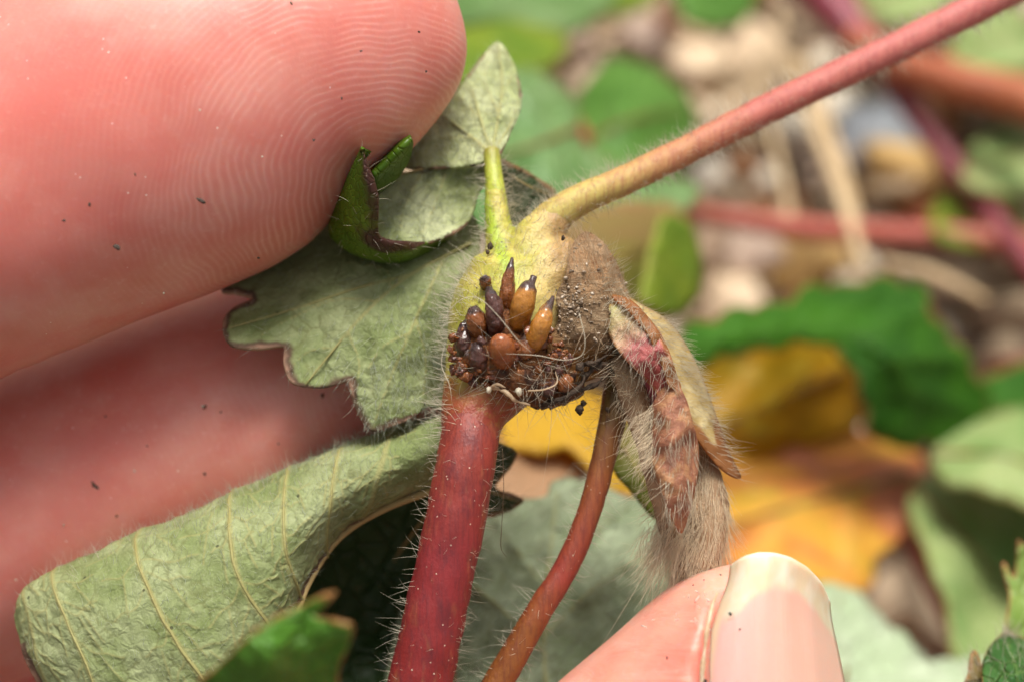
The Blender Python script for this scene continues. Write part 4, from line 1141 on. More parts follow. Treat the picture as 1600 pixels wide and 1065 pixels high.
flow[p[:, 1] < 1.5] *= np.array([1, -0.7, 1])
hairs('hair', p, flow + n * 0.25 + rng.normal(0, 0.25, p.shape), rng.uniform(0.4, 1.2, len(p)), 0.011, M_hair_tan, sheath, clump=6, curl=0.3)
p, n = scatter(V, F, 130, lambda c, N: np.where((at['edge'].mean() * 0 + c[:, 0] > 4.3), 1.0, 0.05))
hairs('hair', p, n * 0.5 + rng.normal(0, 0.3, p.shape) + np.array([0.8, 0.3, 0]), rng.uniform(0.4, 0.9, len(p)), 0.012, M_hair, sheath, curl=0.3)
p, n = scatter(V, F, 200, lambda c, N: np.exp(-((c[:, 0] - 2.9) / 0.9) ** 2 - ((c[:, 1] - 1.9) / 1.2) ** 2) + 0.03)
gr_parts = [ball(q + nn_ * 0.04, rng.uniform(0.015, 0.05, 3) * rng.choice([1, 1, 1.6, 2.6]), 6, 4, 0.7, q[0] * 9) for q, nn_ in zip(p, n)]
Vg, Fg = join(gr_parts)
tag(mesh('sand_grain', Vg, Fg, rough_mat('sand', [(0.35, (0.08, 0.06, 0.04)), (0.5, (0.35, 0.26, 0.18)), (0.65, (0.6, 0.52, 0.42))], 3.0, 0.05, 0.5), sheath), kind='stuff')

# right strand: stalk, membranes, russet scale, silky hair
st = stalk('petiole', [(905, 520, -2.6), (950, 505, -2.2), (985, 512, -1.6), (1012, 545, -1.4), (1030, 590, -1.6), (1045, 640, -2), (1065, 720, -2.6), (1085, 800, -3.2)], [0.8, 0.95, 0.95, 0.95, 0.9, 0.85, 0.8, 0.5], M_magenta, 420, 1.2, seed=8, label='short magenta stalk under the membranes', lean=(0, -0.6, 0.2))
V, F, at = sheet_geo([(962, 452), (1000, 474), (1045, 502), (1078, 548), (1102, 600), (1122, 655), (1140, 705), (1158, 745), (1135, 738), (1110, 712), (1090, 684), (1070, 650), (1048, 606), (1022, 560), (998, 520), (968, 482)],
                     [(965, 455, -2.4), (1045, 505, -2.4), (1105, 605, -3), (1155, 742, -3.0), (1020, 540, -0.1), (1065, 630, -0.2), (1105, 705, -0.9)], 4.0, wrinkle=0.25, wscale=0.02, seed=5.5)
br = sstep(600, 700, 532.5 - V[:, 1] * PX) * sstep(0.8, 0.15, at['edge'])
at['brown'] = np.clip(br + sstep(690, 740, 532.5 - V[:, 1] * PX) * 0.8, 0, 1)
m1 = mesh('stipule', V, F, M_memb, plant, at, solid=0.08)
m1['label'] = 'pale yellow papery stipule'
p, n = scatter(V, F, 520, lambda c, N: np.where(c[:, 0] + 0.55 * c[:, 1] > 7.6, 1.0, 0.15))
hairs('hair', p, n * 0.5 + rng.normal(0, 0.25, p.shape) + np.array([0.9, -0.5, 0.0]), rng.uniform(0.4, 1.1, len(p)), 0.011, M_hair, m1, curl=0.25)
V, F, at = sheet_geo([(955, 462), (985, 468), (1015, 498), (1042, 540), (1058, 585), (1064, 606), (1044, 600), (1030, 560), (1010, 520), (985, 490)],
                     [(960, 465, -0.8), (1015, 500, 0.3), (1060, 600, 0.9), (1030, 570, 1.0), (990, 490, 0.3)], 4.0, wrinkle=0.3, wscale=0.03, seed=6.5)
at['brown'] = np.full(len(V), 0.85)
m2 = mesh('stipule', V, F, M_memb, plant, at, solid=0.1)
m2['label'] = 'narrow orange brown stipule'
p, n = scatter(V, F, 160)
hairs('hair', p, n * 0.5 + rng.normal(0, 0.4, p.shape) + np.array([-0.2, -0.8, 0.2]), rng.uniform(0.5, 1.2, len(p)), 0.012, M_hair, m2)
V, F, at = sheet_geo([(948, 480), (975, 474), (1004, 492), (1030, 525), (1048, 562), (1064, 604), (1068, 640), (1044, 640), (1024, 612), (1000, 585), (972, 556), (950, 520)],
                     [(950, 485, -0.6), (1004, 494, -0.2), (1062, 604, 0.3), (1045, 635, 0.7), (1010, 560, 0.9), (960, 530, -0.1), (1000, 585, 0.1)], 4.0, wrinkle=0.4, wscale=0.025, seed=8.8)
mb = mesh('stipule', V, F, M_bract, plant, at, solid=0.12)
mb['label'] = 'magenta and russet folded bract'
p, n = scatter(V, F, 130)
hairs('hair', p, n * 0.25 + rng.normal(0, 0.3, p.shape) + np.array([-0.1, -0.9, 0.1]), rng.uniform(0.5, 1.3, len(p)), 0.012, M_hair, mb)
V, F, at = sheet_geo([(1036, 604), (1058, 600), (1072, 622), (1082, 655), (1092, 700), (1090, 745), (1080, 790), (1066, 832), (1052, 815), (1036, 775), (1020, 725), (1011, 680), (1016, 640)],
                     [(1045, 602, 0.6), (1090, 700, 0.5), (1066, 830, 0.8), (1012, 680, 0.2), (1050, 690, 2.1), (1055, 760, 1.9), (1045, 640, 1.5)], 4.0, wrinkle=0.35, wscale=0.02, seed=7.5)
m3 = mesh('stipule', V, F, M_scale, plant, at, solid=0.15)
m3['label'] = 'russet pointed scale with silky hairs'
p, n = scatter(V, F, 210)
hairs('hair', p, n * 0.16 + rng.normal(0, 0.16, p.shape) + np.array([-0.15, -1.0, 0.05]), rng.uniform(0.6, 1.5, len(p)), 0.012, M_hair, m3, curl=0.18, clump=5)
p, n = scatter(V, F, 170, lambda c, N: np.where(c[:, 0] < 6.85, 1.0, 0.02))
hairs('hair', p, n * 0.2 + rng.normal(0, 0.25, p.shape) + np.array([-0.55, -0.8, 0.1]), rng.uniform(0.8, 1.9, len(p)), 0.012, M_hair_silk, m3, curl=0.25)

V, F, t = tube(PA([(1066, 660, -3.2), (1092, 715, -3.0), (1104, 770, -2.8), (1098, 840, -2.8), (1085, 900, -3.0), (1060, 950, -3.4)]), [0.5, 0.7, 0.95, 1.15, 1.1, 0.9], 22, 50, 0.2, 9)
core = mesh('bud_sheath', V, F, M_silk, plant, {'t': t, 'edge': t * 0 + 1})
core['label'] = 'silky haired bud sheath reaching the thumb'
p, n = scatter(V, F, 1200, lambda c, N: np.where(N[:, 2] > -0.3, 1.0, 0.15))
hairs('hair', p, n * 0.30 + rng.normal(0, 0.20, p.shape) + np.array([-0.18, -1.0, 0.0]), rng.uniform(0.9, 2.4, len(p)), 0.013, M_hair_silk, core, curl=0.25, K=7, clump=14)
# hair tuft on the left of the strand
V, F, t = tube(PA([(962, 560, -1.8), (985, 600, -1.6), (1002, 660, -1.4), (1015, 720, -1.4), (1035, 790, -1.6), (1050, 850, -2.2)]), [0.55, 0.7, 0.6, 0.5, 0.5, 0.5], 14, 40, 0.2, 11)
tuft = mesh('bud_sheath', V, F, M_silk, plant, {'t': t})
p, n = scatter(V, F, 380, lambda c, N: np.where(N[:, 2] > -0.2, 1.0, 0.1))
hairs('hair', p, n * 0.55 + rng.normal(0, 0.4, p.shape) + np.array([-0.35, -0.75, 0.1]), rng.uniform(0.7, 1.9, len(p)), 0.013, M_hair_silk, tuft, curl=0.4, K=7, clump=9)
p = PA(np.c_[rng.normal(1050, 16, 420), rng.uniform(810, 850, 420), rng.uniform(-3.0, -1.0, 420)])
hairs('hair', p, rng.normal(0, 0.22, p.shape) + np.array([-0.42, -1.0, 0.0]), rng.uniform(1.5, 3.6, len(p)), 0.013, M_hair_silk, core, curl=0.3, K=7, clump=14)

# ---- leaves of the held plant
def leaf_hairs(o, V, F, n_, L, r=0.010, mat=None, d=(0, -0.6, 0.2), up=0.5, keep=None, curl=0.3):
    p, n = scatter(V, F, n_, keep)
    hairs('hair', p, n * up + rng.normal(0, 0.35, p.shape) + np.array(d), rng.uniform(L * 0.4, L, n_), r, mat or M_hair_w, o, curl=curl)

def vein_tubes(o, veins, ctrl, mat, lift=0.03, scale=0.55):
    f = RBF(ctrl)
    for pl, wd in veins:
        c = catmull(pl, 20); z = f(c)
        k = wd / PX * scale
        Vv, Fv, t = tube(PA(np.c_[c, z + lift]), np.linspace(k, k * 0.35, 20), 8, 30)
        mesh('vein', Vv, Fv, mat, o, {'t': t})
def vein_mat(name, a, b):
    k = Mat(name)
    c = k.mix(k.noise(1.2, 4), a, b)
    return k.set(color=c, rough=0.6, spec=0.3, normal=k.bump(k.noise(5.0), 0.05))
M_vein_tan = vein_mat('vein_tan', (0.34, 0.22, 0.09), (0.46, 0.36, 0.15))
M_vein_roll = vein_mat('vein_olive_tan', (0.25, 0.21, 0.07), (0.36, 0.35, 0.14))
M_vein_green = vein_mat('vein_green', (0.34, 0.36, 0.13), (0.45, 0.44, 0.2))

def held_leaf(label, outline, ctrl, mat, step, veins, vm, thick=0.18, tubes=None, green_edge=None, **kw):
    V, F, at = sheet_geo(outline, ctrl, step, veins, **kw)
    if green_edge is not None: at['edge'] = np.where(green_edge(V), 9.0, at['edge'])
    o = mesh('leaf', V, F, mat, plant, at, solid=thick)
    o['label'] = label
    vein_tubes(o, veins if tubes is None else veins[:tubes], ctrl, vm)
    return o, V, F

# lobed leaf over the second finger
ol = [(346, 452), (372, 458), (394, 466), (366, 480), (349, 500), (350, 526), (368, 541), (404, 543), (436, 540), (444, 543), (443, 565), (451, 590), (470, 603), (500, 605), (528, 600), (543, 597), (548, 615), (556, 640), (570, 664), (584, 674), (606, 668), (640, 655), (672, 634), (706, 640), (740, 600), (745, 480), (750, 370), (735, 330), (690, 305), (620, 300), (555, 310), (490, 335), (420, 375), (365, 420)]
ct = [(350, 455, -6.5), (352, 520, -3.6), (400, 540, -3.2), (470, 600, -2.8), (500, 500, -3.8), (580, 670, -2.6), (620, 560, -2.6), (640, 640, -2.8), (700, 600, -5.0), (740, 480, -5.5), (720, 400, -5.5), (700, 330, -8.5), (620, 320, -9.5), (560, 370, -7.2), (450, 400, -8.0), (620, 450, -3.8)]
vs = [([(735, 380), (640, 430), (570, 490), (510, 560), (478, 600)], 5), ([(640, 430), (560, 450), (470, 480), (360, 512)], 4), ([(590, 470), (520, 470), (440, 505), (398, 530)], 2.5), ([(690, 410), (640, 520), (610, 590), (582, 668)], 4), ([(545, 522), (560, 560), (560, 590)], 2.5), ([(640, 520), (600, 540), (575, 575)], 2.5), ([(650, 500), (665, 560), (660, 630)], 2.5), ([(610, 450), (600, 420), (540, 410)], 2.5), ([(530, 540), (480, 550), (455, 575)], 2.2)]
leafF, VF, FF = held_leaf('lobed sage green leaf underside with brown scalloped edge', ol, ct, M_under, 4.0, vs, M_vein_roll, tubes=2, green_edge=lambda v: (v[:, 0] > -5.6) & (v[:, 1] > -3.6), wrinkle=0.35, wscale=0.012, seed=1.3, vein_h=0.06, quilt=0.10)
leaf_hairs(leafF, VF, FF, 1500, 0.85, 0.0095, d=(-0.15, -0.75, 0.1), up=0.45, keep=lambda c, N: sstep(-9, -3, c[:, 0] - c[:, 1] * 0.6) + 0.12)
leaf_hairs(leafF, VF, FF, 700, 0.8, 0.010, M_hair, d=(-0.75, 0.2, 0.1), up=0.3, keep=lambda c, N: np.where(c[:, 0] > -4.0, 1.0, 0.0))

# fan leaflet at the top of the lime stalk
ol = [(768, 246), (735, 258), (690, 262), (640, 262), (615, 250), (640, 222), (672, 192), (706, 155), (735, 112), (760, 80), (779, 66), (795, 84), (806, 110), (815, 145), (812, 178), (798, 208), (784, 236)]
ct = [(770, 240, -5.0), (640, 240, -7.0), (700, 160, -8.2), (778, 68, -9.6), (815, 150, -7.4), (750, 160, -7.0), (690, 230, -5.9)]
vs = [([(768, 240), (752, 190), (738, 140)], 5), ([(768, 240), (778, 190), (785, 130), (779, 75)], 4), ([(768, 240), (725, 205), (690, 180)], 5), ([(768, 240), (795, 200), (810, 160)], 3), ([(752, 190), (720, 150)], 2.5), ([(779, 180), (760, 130), (764, 95)], 2.5), ([(738, 215), (700, 215), (660, 222)], 2.5), ([(781, 160), (800, 120)], 2.5)]
leafH, VH, FH = held_leaf('small pale felted leaflet pressed against the upper fingertip', ol, ct, M_under_pale, 3.6, vs, M_vein_green, tubes=4, wrinkle=0.4, wscale=0.02, seed=2.3, vein_h=0.10, quilt=0.16)
leaf_hairs(leafH, VH, FH, 1300, 0.5, 0.010, d=(0, 0.5, 0.1), up=0.5)
# its lower fold
ol = [(770, 246), (720, 252), (660, 266), (620, 272), (592, 300), (585, 350), (600, 386), (650, 384), (690, 372), (728, 350), (748, 305), (764, 272)]
ct = [(770, 248, -5.4), (620, 275, -6.2), (590, 350, -5.0), (650, 384, -3.6), (725, 330, -5.6), (660, 320, -5.0)]
vs = [([(765, 244), (700, 255), (620, 274)], 7), ([(660, 268), (630, 330), (625, 370)], 2.5), ([(700, 258), (680, 320), (660, 365)], 2.5)]
leafL, VL, FL = held_leaf('folded inner side of the curled leaflet', ol, ct, M_under_pale, 4.0, vs, M_vein_tan, tubes=1, wrinkle=0.4, wscale=0.015, seed=2.9, vein_h=0.08, quilt=0.10)
leaf_hairs(leafL, VL, FL, 900, 0.6, 0.010, d=(-0.2, -0.5, 0.1), up=0.5)
# curled green pouch with brown margin
rows = [[(600, 235, -4), (600, 285, -8), (590, 330, -9.5), (600, 370, -10), (630, 390, -9), (660, 396, -8), (690, 390, -7), (705, 376, -6.5)],
        [(567, 229, 0.8), (541, 285, -2.6), (520, 330, -4.6), (517, 370, -5.2), (552, 398, -5.0), (600, 411, -4.8), (645, 404, -4.6), (674, 382, -4.4)],
        [(567, 230, 1.6), (553, 285, 0.2), (540, 332, -1.4), (540, 368, -2.2), (566, 392, -2.4), (604, 404, -2.6), (642, 398, -2.9), (669, 380, -3.6)],
        [(568, 231, 1.9), (572, 285, 1.4), (572, 335, 0.2), (573, 374, -0.8), (590, 389, -1.2), (614, 393, -1.6), (642, 390, -2.2), (666, 379, -3.4)],
        [(569, 233, 1.8), (586, 285, 1.2), (591, 335, 0.4), (592, 368, -0.6), (602, 376, -1.0), (621, 379, -1.4), (643, 379, -2.2), (664, 377, -3.5)],
        [(570, 235, 1.5), (586, 288, 0.6), (590, 335, -0.6), (592, 364, -1.4), (602, 371, -1.8), (621, 375, -2.0), (643, 376, -2.7), (664, 376, -3.8)]]
V, F, uu, vv, _ = surf_geo(rows, 90, 60)
wv = nz(V, 0.5, 4.0, 3)
V = V + 0.10 * wv[:, None]
edge = (0.66 - vv) * 3.4
curl = mesh('leaf', V, F, M_curl, plant, {'vein': np.zeros(len(V)), 'edge': np.clip(edge, 0, 9)}, solid=0.16)
curl['label'] = 'curled glossy green leaflet with dead brown margin'
leaf_hairs(curl, V, F, 60, 0.9, 0.012, M_hair, d=(0.3, 0.2, 0.2), keep=lambda c, N: np.where((c[:, 2] > -5), 1, 0))
# second fold against the finger
rows = [[(584, 266, -2.6), (606, 243, -2.2), (628, 223, -1.8), (643, 214, -1.6)], [(583, 276, -1.6), (608, 254, -1.6), (630, 231, -1.3), (642, 218, -1.4)], [(590, 300, -5.0), (616, 280, -4.6), (636, 250, -3.4), (642, 224, -2.4)]]
V, F, uu, vv, _ = surf_geo(rows, 30, 20)
mesh('leaf', V, F, M_curl, plant, {'vein': np.zeros(len(V)), 'edge': np.clip(np.minimum(vv, 1 - vv) * 3 + 0.3, 0, 9)}, solid=0.14)
# dark little leaf right of the lime stalk
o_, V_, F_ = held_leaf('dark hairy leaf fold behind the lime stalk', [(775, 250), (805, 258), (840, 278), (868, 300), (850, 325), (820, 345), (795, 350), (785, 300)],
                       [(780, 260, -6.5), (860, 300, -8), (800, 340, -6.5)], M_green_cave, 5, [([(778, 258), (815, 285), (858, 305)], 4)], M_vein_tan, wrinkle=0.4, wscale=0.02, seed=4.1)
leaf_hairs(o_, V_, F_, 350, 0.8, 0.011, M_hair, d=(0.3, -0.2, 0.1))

# big leaf rolled over at lower left
rows = [[(735, 690, -9), (640, 740, -11), (560, 790, -12), (470, 830, -12), (390, 860, -12), (270, 910, -12), (150, 950, -11.5), (90, 985, -10), (60, 1010, -8)],
        [(715, 640, -7), (640, 668, -7.5), (545, 700, -7.6), (455, 740, -7.2), (370, 778, -7), (240, 834, -6.6), (120, 886, -6.4), (52, 924, -5.8), (26, 962, -5.4)],
        [(712, 636, -4.6), (630, 664, -4.6), (530, 698, -4.4), (445, 734, -4), (362, 774, -3.6), (232, 829, -3.2), (108, 882, -3.2), (40, 920, -3.6), (21, 964, -4.2)],
        [(708, 655, -2.8), (622, 688, -2.6), (525, 724, -2.2), (445, 770, -1.6), (370, 812, -1.0), (246, 868, -0.6), (124, 924, -0.9), (48, 954, -2.2), (23, 985, -3.6)],
        [(704, 695, -2.4), (612, 734, -2.0), (522, 776, -1.4), (454, 838, -0.4), (390, 892, 0.2), (286, 960, 0.6), (166, 1018, 0.3), (72, 1020, -1.4), (32, 1022, -3.2)],
        [(700, 735, -3.2), (606, 772, -3.0), (524, 818, -2.4), (468, 885, -1.2), (424, 950, -0.2), (338, 1050, 0.6), (220, 1110, 0.4), (110, 1090, -1.4), (58, 1070, -3.2)],
        [(696, 760, -4.4), (600, 796, -4.6), (530, 842, -4.2), (482, 916, -3.0), (452, 1010, -1.6), (390, 1130, -0.2), (280, 1200, 0.0), (160, 1160, -1.6), (90, 1120, -3.4)]]
V, F, uu, vv, at_ = surf_geo(rows, 420, 240)
rolls = []
fine_pts = []
mains = [(0.505, 0.515, 0.12, 1.0, 0.17), (0.63, 0.655, 0.12, 1.0, 0.17), (0.76, 0.83, 0.15, 1.0, 0.14), (0.375, 0.40, 0.12, 1.0, 0.17), (0.235, 0.29, 0.1, 1.0, 0.15), (0.12, 0.19, 0.1, 1.0, 0.14), (0.86, 0.95, 0.15, 0.9, 0.10)]
def roll_uv(m_, s_):
    ua, ub, va, vb, _w = m_
    return ua + (ub - ua) * s_ + 0.012 * math.sin(5 * s_ + ua * 9), va + (vb - va) * s_
for m_ in mains:
    rolls.append((np.array([at_(*roll_uv(m_, s_)) for s_ in np.linspace(0, 1, 24)]), m_[4]))
    for k_ in range(9):
        for sg in (-1, 1):
            s0 = (k_ + random.random() * 0.8) / 9.0
            u_, v_ = roll_uv(m_, s0)
            ln_ = random.uniform(0.03, 0.085); an = random.uniform(0.5, 1.2)
            for q in np.linspace(0, 1, 40):
                fine_pts.append(at_(u_ + sg * ln_ * q, v_ + an * 0.11 * q - 0.05 * q * q + 0.006 * math.sin(9 * q + k_)))
            if random.random() < 0.7:
                for q in np.linspace(0, 1, 24):
                    fine_pts.append(at_(u_ + sg * ln_ * (0.5 + 0.25 * q), v_ + an * 0.11 * 0.5 + 0.09 * q * random.choice([1])))
from mathutils.kdtree import KDTree
def near_dist(Q, pts):
    kd = KDTree(len(pts))
    for i_, p_ in enumerate(pts): kd.insert(p_, i_)
    kd.balance()
    return np.array([kd.find(q)[2] for q in Q])
main_pts, main_w = [], []
for pl, wd in rolls: main_pts += list(catmull(pl, 120))
dm = near_dist(V, main_pts); df = near_dist(V, fine_pts)
vein = np.maximum(np.exp(-(dm / 0.20) ** 2), 0.75 * np.exp(-(df / 0.10) ** 2))
cell = np.maximum(np.exp(-(dm / 0.9) ** 2), 0.7 * np.exp(-(df / 0.45) ** 2))
Nv = np.zeros_like(V)
T = tris(F); fn = np.cross(V[T[:, 1]] - V[T[:, 0]], V[T[:, 2]] - V[T[:, 0]])
for k in range(3): np.add.at(Nv, T[:, k], fn)
Nv /= np.maximum(np.linalg.norm(Nv, axis=1), 1e-9)[:, None]
pucker = nz(V, 0.30, 7.0, 2) * 0.55 + nz(V, 1.1, 2.0, 2) * 0.07
V = V + Nv * (0.055 * vein - 0.10 * (1 - cell) + pucker * 0.34)[:, None]
edge = np.clip(np.minimum(1 - vv, 1 - uu) * 6, 0, 9)
edge = np.where(vv < 0.6, 9, edge)
roll = mesh('leaf', V, F, M_under, plant, {'vein': vein, 'edge': edge}, solid=0.2)
roll['label'] = 'big sage leaf rolled underside out with tan side veins'
for pl, wd in rolls[:5]:
    off = []
    for q in pl:
        k = np.argmin(np.linalg.norm(V - q, axis=1)); off.append(V[k] - Nv[k] * 0.025)
    Vv, Fv, t = tube(np.array(off), np.linspace(wd * 0.34, wd * 0.52, len(off)), 10, 60, 0.3, 2.0, wf=1.5)
    mesh('vein', Vv, Fv, M_vein_roll, roll, {'t': t})
pl = np.array([at_(u, 0.985) for u in np.linspace(0.02, 0.47, 24)])
Vv, Fv, t = tube(pl, np.linspace(0.22, 0.16, 24), 10, 60)
mesh('vein', Vv, Fv, M_vein_tan, roll, {'t': t})
leaf_hairs(roll, V, F, 2600, 0.62, 0.0095, d=(0.1, 0.75, 0.15), up=0.4, keep=lambda c, N: sstep(-25, -6, c[:, 0]) * (0.3 + 0.7 * (N[:, 1] > 0.2)) + 0.05)
leaf_hairs(roll, V, F, 420, 0.85, 0.010, M_hair, d=(0.1, 0.6, 0.0), up=0.8, keep=lambda c, N: np.where((N[:, 1] > 0.75), 1.0, 0.0))
# dark inner side of the same leaf
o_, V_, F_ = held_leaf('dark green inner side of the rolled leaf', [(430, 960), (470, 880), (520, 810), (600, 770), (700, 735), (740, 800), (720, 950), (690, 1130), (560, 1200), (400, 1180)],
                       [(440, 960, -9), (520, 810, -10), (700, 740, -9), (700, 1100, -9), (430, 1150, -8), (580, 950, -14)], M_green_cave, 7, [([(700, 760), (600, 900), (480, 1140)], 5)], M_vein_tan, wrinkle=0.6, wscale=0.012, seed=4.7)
# silvery leaf underside behind the stalks
ol = [(640, 900), (700, 830), (760, 790), (800, 778), (850, 775), (862, 752), (900, 745), (960, 765), (1020, 790), (1060, 830), (1080, 900), (1040, 1010), (980, 1100), (860, 1180), (700, 1180), (600, 1120)]
ct = [(650, 920, -14), (760, 790, -17), (960, 770, -18), (1070, 880, -14), (950, 1100, -10), (650, 1120, -10), (830, 950, -13.5)]
vs = [([(860, 1160), (850, 980), (870, 770)], 6), ([(852, 1020), (760, 930), (680, 880)], 4), ([(852, 990), (950, 900), (1040, 860)], 4), ([(856, 920), (800, 850), (770, 800)], 3), ([(860, 900), (930, 830), (980, 790)], 3)]
leafO, VO, FO = held_leaf('silvery green hairy leaf underside behind the two stalks', ol, ct, M_under_silver, 6, vs, M_vein_green, tubes=3, wrinkle=0.8, wscale=0.010, seed=5.2, vein_h=0.15, quilt=0.3)
leaf_hairs(leafO, VO, FO, 1900, 2.2, 0.014, d=(0.75, 0.35, 0.05), up=0.15, curl=0.25)
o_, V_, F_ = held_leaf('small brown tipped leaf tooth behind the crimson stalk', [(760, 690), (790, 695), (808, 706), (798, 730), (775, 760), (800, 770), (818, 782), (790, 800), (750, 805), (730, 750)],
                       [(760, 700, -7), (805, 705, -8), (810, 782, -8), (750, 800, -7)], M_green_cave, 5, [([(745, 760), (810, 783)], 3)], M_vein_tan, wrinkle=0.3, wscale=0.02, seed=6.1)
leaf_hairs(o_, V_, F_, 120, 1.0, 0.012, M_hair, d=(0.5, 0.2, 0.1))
o_, V_, F_ = held_leaf('olive leaf scrap behind the magenta stalk', [(950, 690), (990, 660), (1040, 700), (1060, 780), (1030, 810), (990, 770), (965, 740)],
                       [(960, 690, -8), (1040, 720, -9), (1030, 800, -8)], M_olive, 5, [([(970, 690), (1030, 790)], 3)], M_vein_tan, wrinkle=0.4, wscale=0.02, seed=6.6)

# ------------------------------------------------------------------ leaf tips near the lens
V, F, at = sheet_geo([(300, 1090), (340, 1040), (380, 1000), (430, 965), (475, 945), (500, 932), (524, 926), (505, 950), (492, 962), (520, 968), (552, 978), (545, 1010), (530, 1050), (520, 1120), (450, 1200), (330, 1200)],
                     [(310, 1090, 14), (480, 950, 17), (545, 985, 17), (500, 1100, 13), (420, 1030, 18), (400, 1190, 12)], 5, [([(430, 1180), (450, 1060), (480, 960)], 4), ([(445, 1080), (380, 1010)], 3), ([(448, 1060), (530, 1000)], 3)], 0.5, 0.012, 3.9, None, -0.1, -0.15)
near = empty('strawberry_leaf', P(430, 1190, 12), 'small bright green leaf with reddish tooth tips in front of the rolled leaf', 'leaf')
mesh('blade', V, F, leaf_top_mat('near_leaf_green', (0.05, 0.17, 0.012), (0.10, 0.26, 0.025), edge=(0.42, 0.15, 0.06), edgew=0.16, vein=(0.12, 0.26, 0.04)), near, at, solid=0.25)
Vv, Fv, t = tube(np.r_[PA([(430, 1180, 12), (420, 1300, 6)]), [P(400, 1600, -10)], to_ground(P(400, 1600, -10))[1:]], [0.5, 0.6, 0.7, 0.8, 0.9], 10, 40)
mesh('petiole', Vv, Fv, M_thin, near, {'t': t})
# bottom right corner
tipm = leaf_top_mat('young_leaf_green', (0.03, 0.105, 0.02), (0.06, 0.16, 0.03), edge=(0.45, 0.20, 0.09), edgew=0.10, vein=(0.12, 0.22, 0.05), cell_s=1.1)
V, F, at = sheet_geo([(1536, 1075), (1534, 1040), (1545, 1010), (1562, 992), (1572, 986), (1590, 992), (1615, 1005), (1660, 1050), (1680, 1130), (1600, 1160), (1545, 1130)],
                     [(1540, 1040, -6), (1572, 988, -8), (1650, 1050, -8), (1600, 1140, -4), (1590, 1050, -4.5)], 4.5, [([(1600, 1160), (1590, 1060), (1572, 990)], 4), ([(1592, 1080), (1548, 1040)], 3), ([(1590, 1050), (1640, 1040)], 3)], 0.3, 0.02, 4.9, None, -0.1, -0.2)
yl = empty('strawberry_leaf', P(1600, 1150, -4), 'young dark green toothed leaf with hairy brown tips beside the whitish leaf', 'leaf')
o_ = mesh('blade', V, F, tipm, yl, at, solid=0.2)
leaf_hairs(o_, V, F, 220, 1.1, 0.012, M_hair, d=(-0.1, 0.6, 0), up=0.5, keep=lambda c, N: np.where(c[:, 1] > -15.6, 1.0, 0.05))
V, F, at = sheet_geo([(1505, 1090), (1512, 1050), (1518, 1020), (1524, 1015), (1532, 1030), (1538, 1060), (1545, 1100)], [(1510, 1080, -6), (1522, 1018, -7), (1542, 1090, -6)], 4.0, (), 0.2, 0.02, 5.4)
o_ = mesh('blade', V, F, leaf_top_mat('young_leaf_tip', (0.16, 0.18, 0.04), (0.30, 0.18, 0.06), edge=(0.5, 0.25, 0.1)), yl, at, solid=0.2)
leaf_hairs(o_, V, F, 90, 1.3, 0.012, M_hair, d=(-0.5, 0.7, 0), up=0.3)
Vv, Fv, t = tube(np.r_[PA([(1600, 1150, -5), (1610, 1260, -10)]), to_ground(P(1620, 1400, -18))], [0.5, 0.6, 0.7, 0.8, 0.9], 10, 40)
mesh('petiole', Vv, Fv, M_thin, yl, {'t': t})
V, F, at = sheet_geo([(1574, 985), (1578, 930), (1566, 885), (1570, 878), (1584, 900), (1588, 870), (1590, 845), (1600, 850), (1640, 900), (1660, 990), (1620, 1030)],
                     [(1575, 960, -15), (1568, 880, -17), (1592, 850, -17), (1650, 950, -16)], 5, [([(1620, 1020), (1605, 940), (1592, 855)], 3)], 0.3, 0.02, 5.9)
y2 = empty('strawberry_leaf', P(1620, 1020, -16), 'light green leaf with red pointed teeth above the young dark leaf', 'leaf')
mesh('blade', V, F, leaf_top_mat('young_leaf_light', (0.16, 0.27, 0.04), (0.26, 0.36, 0.08), edge=(0.50, 0.16, 0.08), edgew=0.12, vein=(0.3, 0.4, 0.1)), y2, at, solid=0.2)
Vv, Fv, t = tube(np.r_[PA([(1620, 1015, -16), (1650, 1120, -20)]), to_ground(P(1680, 1250, -26))], [0.4, 0.5, 0.6, 0.7, 0.8], 10, 40)
mesh('petiole', Vv, Fv, M_thin, y2, {'t': t})

# ------------------------------------------------------------------ hands
def finger_loft(stations, zc, zc_fn=None, n=56):
    """stations: list of (a_px, lower half width px, upper half width px, depth mm)"""
    pass

# left hand: pad of the index finger faces the lens
AX = R(24)
e_ = np.array([math.cos(AX), -math.sin(AX)]); f_ = np.array([math.sin(AX), math.cos(AX)])
c0 = np.array([0.0, 290.0])
aa = np.array([-1150, -900, -600, -300, -125, 95, 243, 331, 400, 455, 512, 605, 675, 725, 750, 766, 772], float)
lo = np.array([300, 296, 286, 276, 278, 280, 289, 290, 282, 258, 233, 214, 181, 146, 115, 74, 20], float)
hi = np.array([300, 300, 290, 284, 288, 296, 300, 296, 288, 276, 258, 222, 184, 140, 106, 66, 20], float)
dz = np.array([9.2, 9.0, 8.6, 8.2, 8.2, 8.3, 8.3, 8.2, 8.0, 7.7, 7.3, 6.4, 5.2, 4.0, 3.0, 1.8, 0.5])
sa = np.r_[np.linspace(-1150, -200, 30), np.linspace(-190, 380, 60), np.linspace(400, 700, 26), np.linspace(710, 772, 16)]
def pch(x): return np.interp(sa, aa, x)
lo_s, hi_s, dz_s = pch(lo), pch(hi), pch(dz)
ker = np.array([1, 2, 3, 2, 1]) / 9.0
def sm(x):
    y = np.convolve(np.pad(x, 2, mode='edge'), ker, 'valid'); y[-8:] = x[-8:]; return y
lo_s, hi_s, dz_s = sm(lo_s), sm(hi_s), sm(dz_s)
th = np.linspace(0, 2 * np.pi, 64, endpoint=False)
V = []
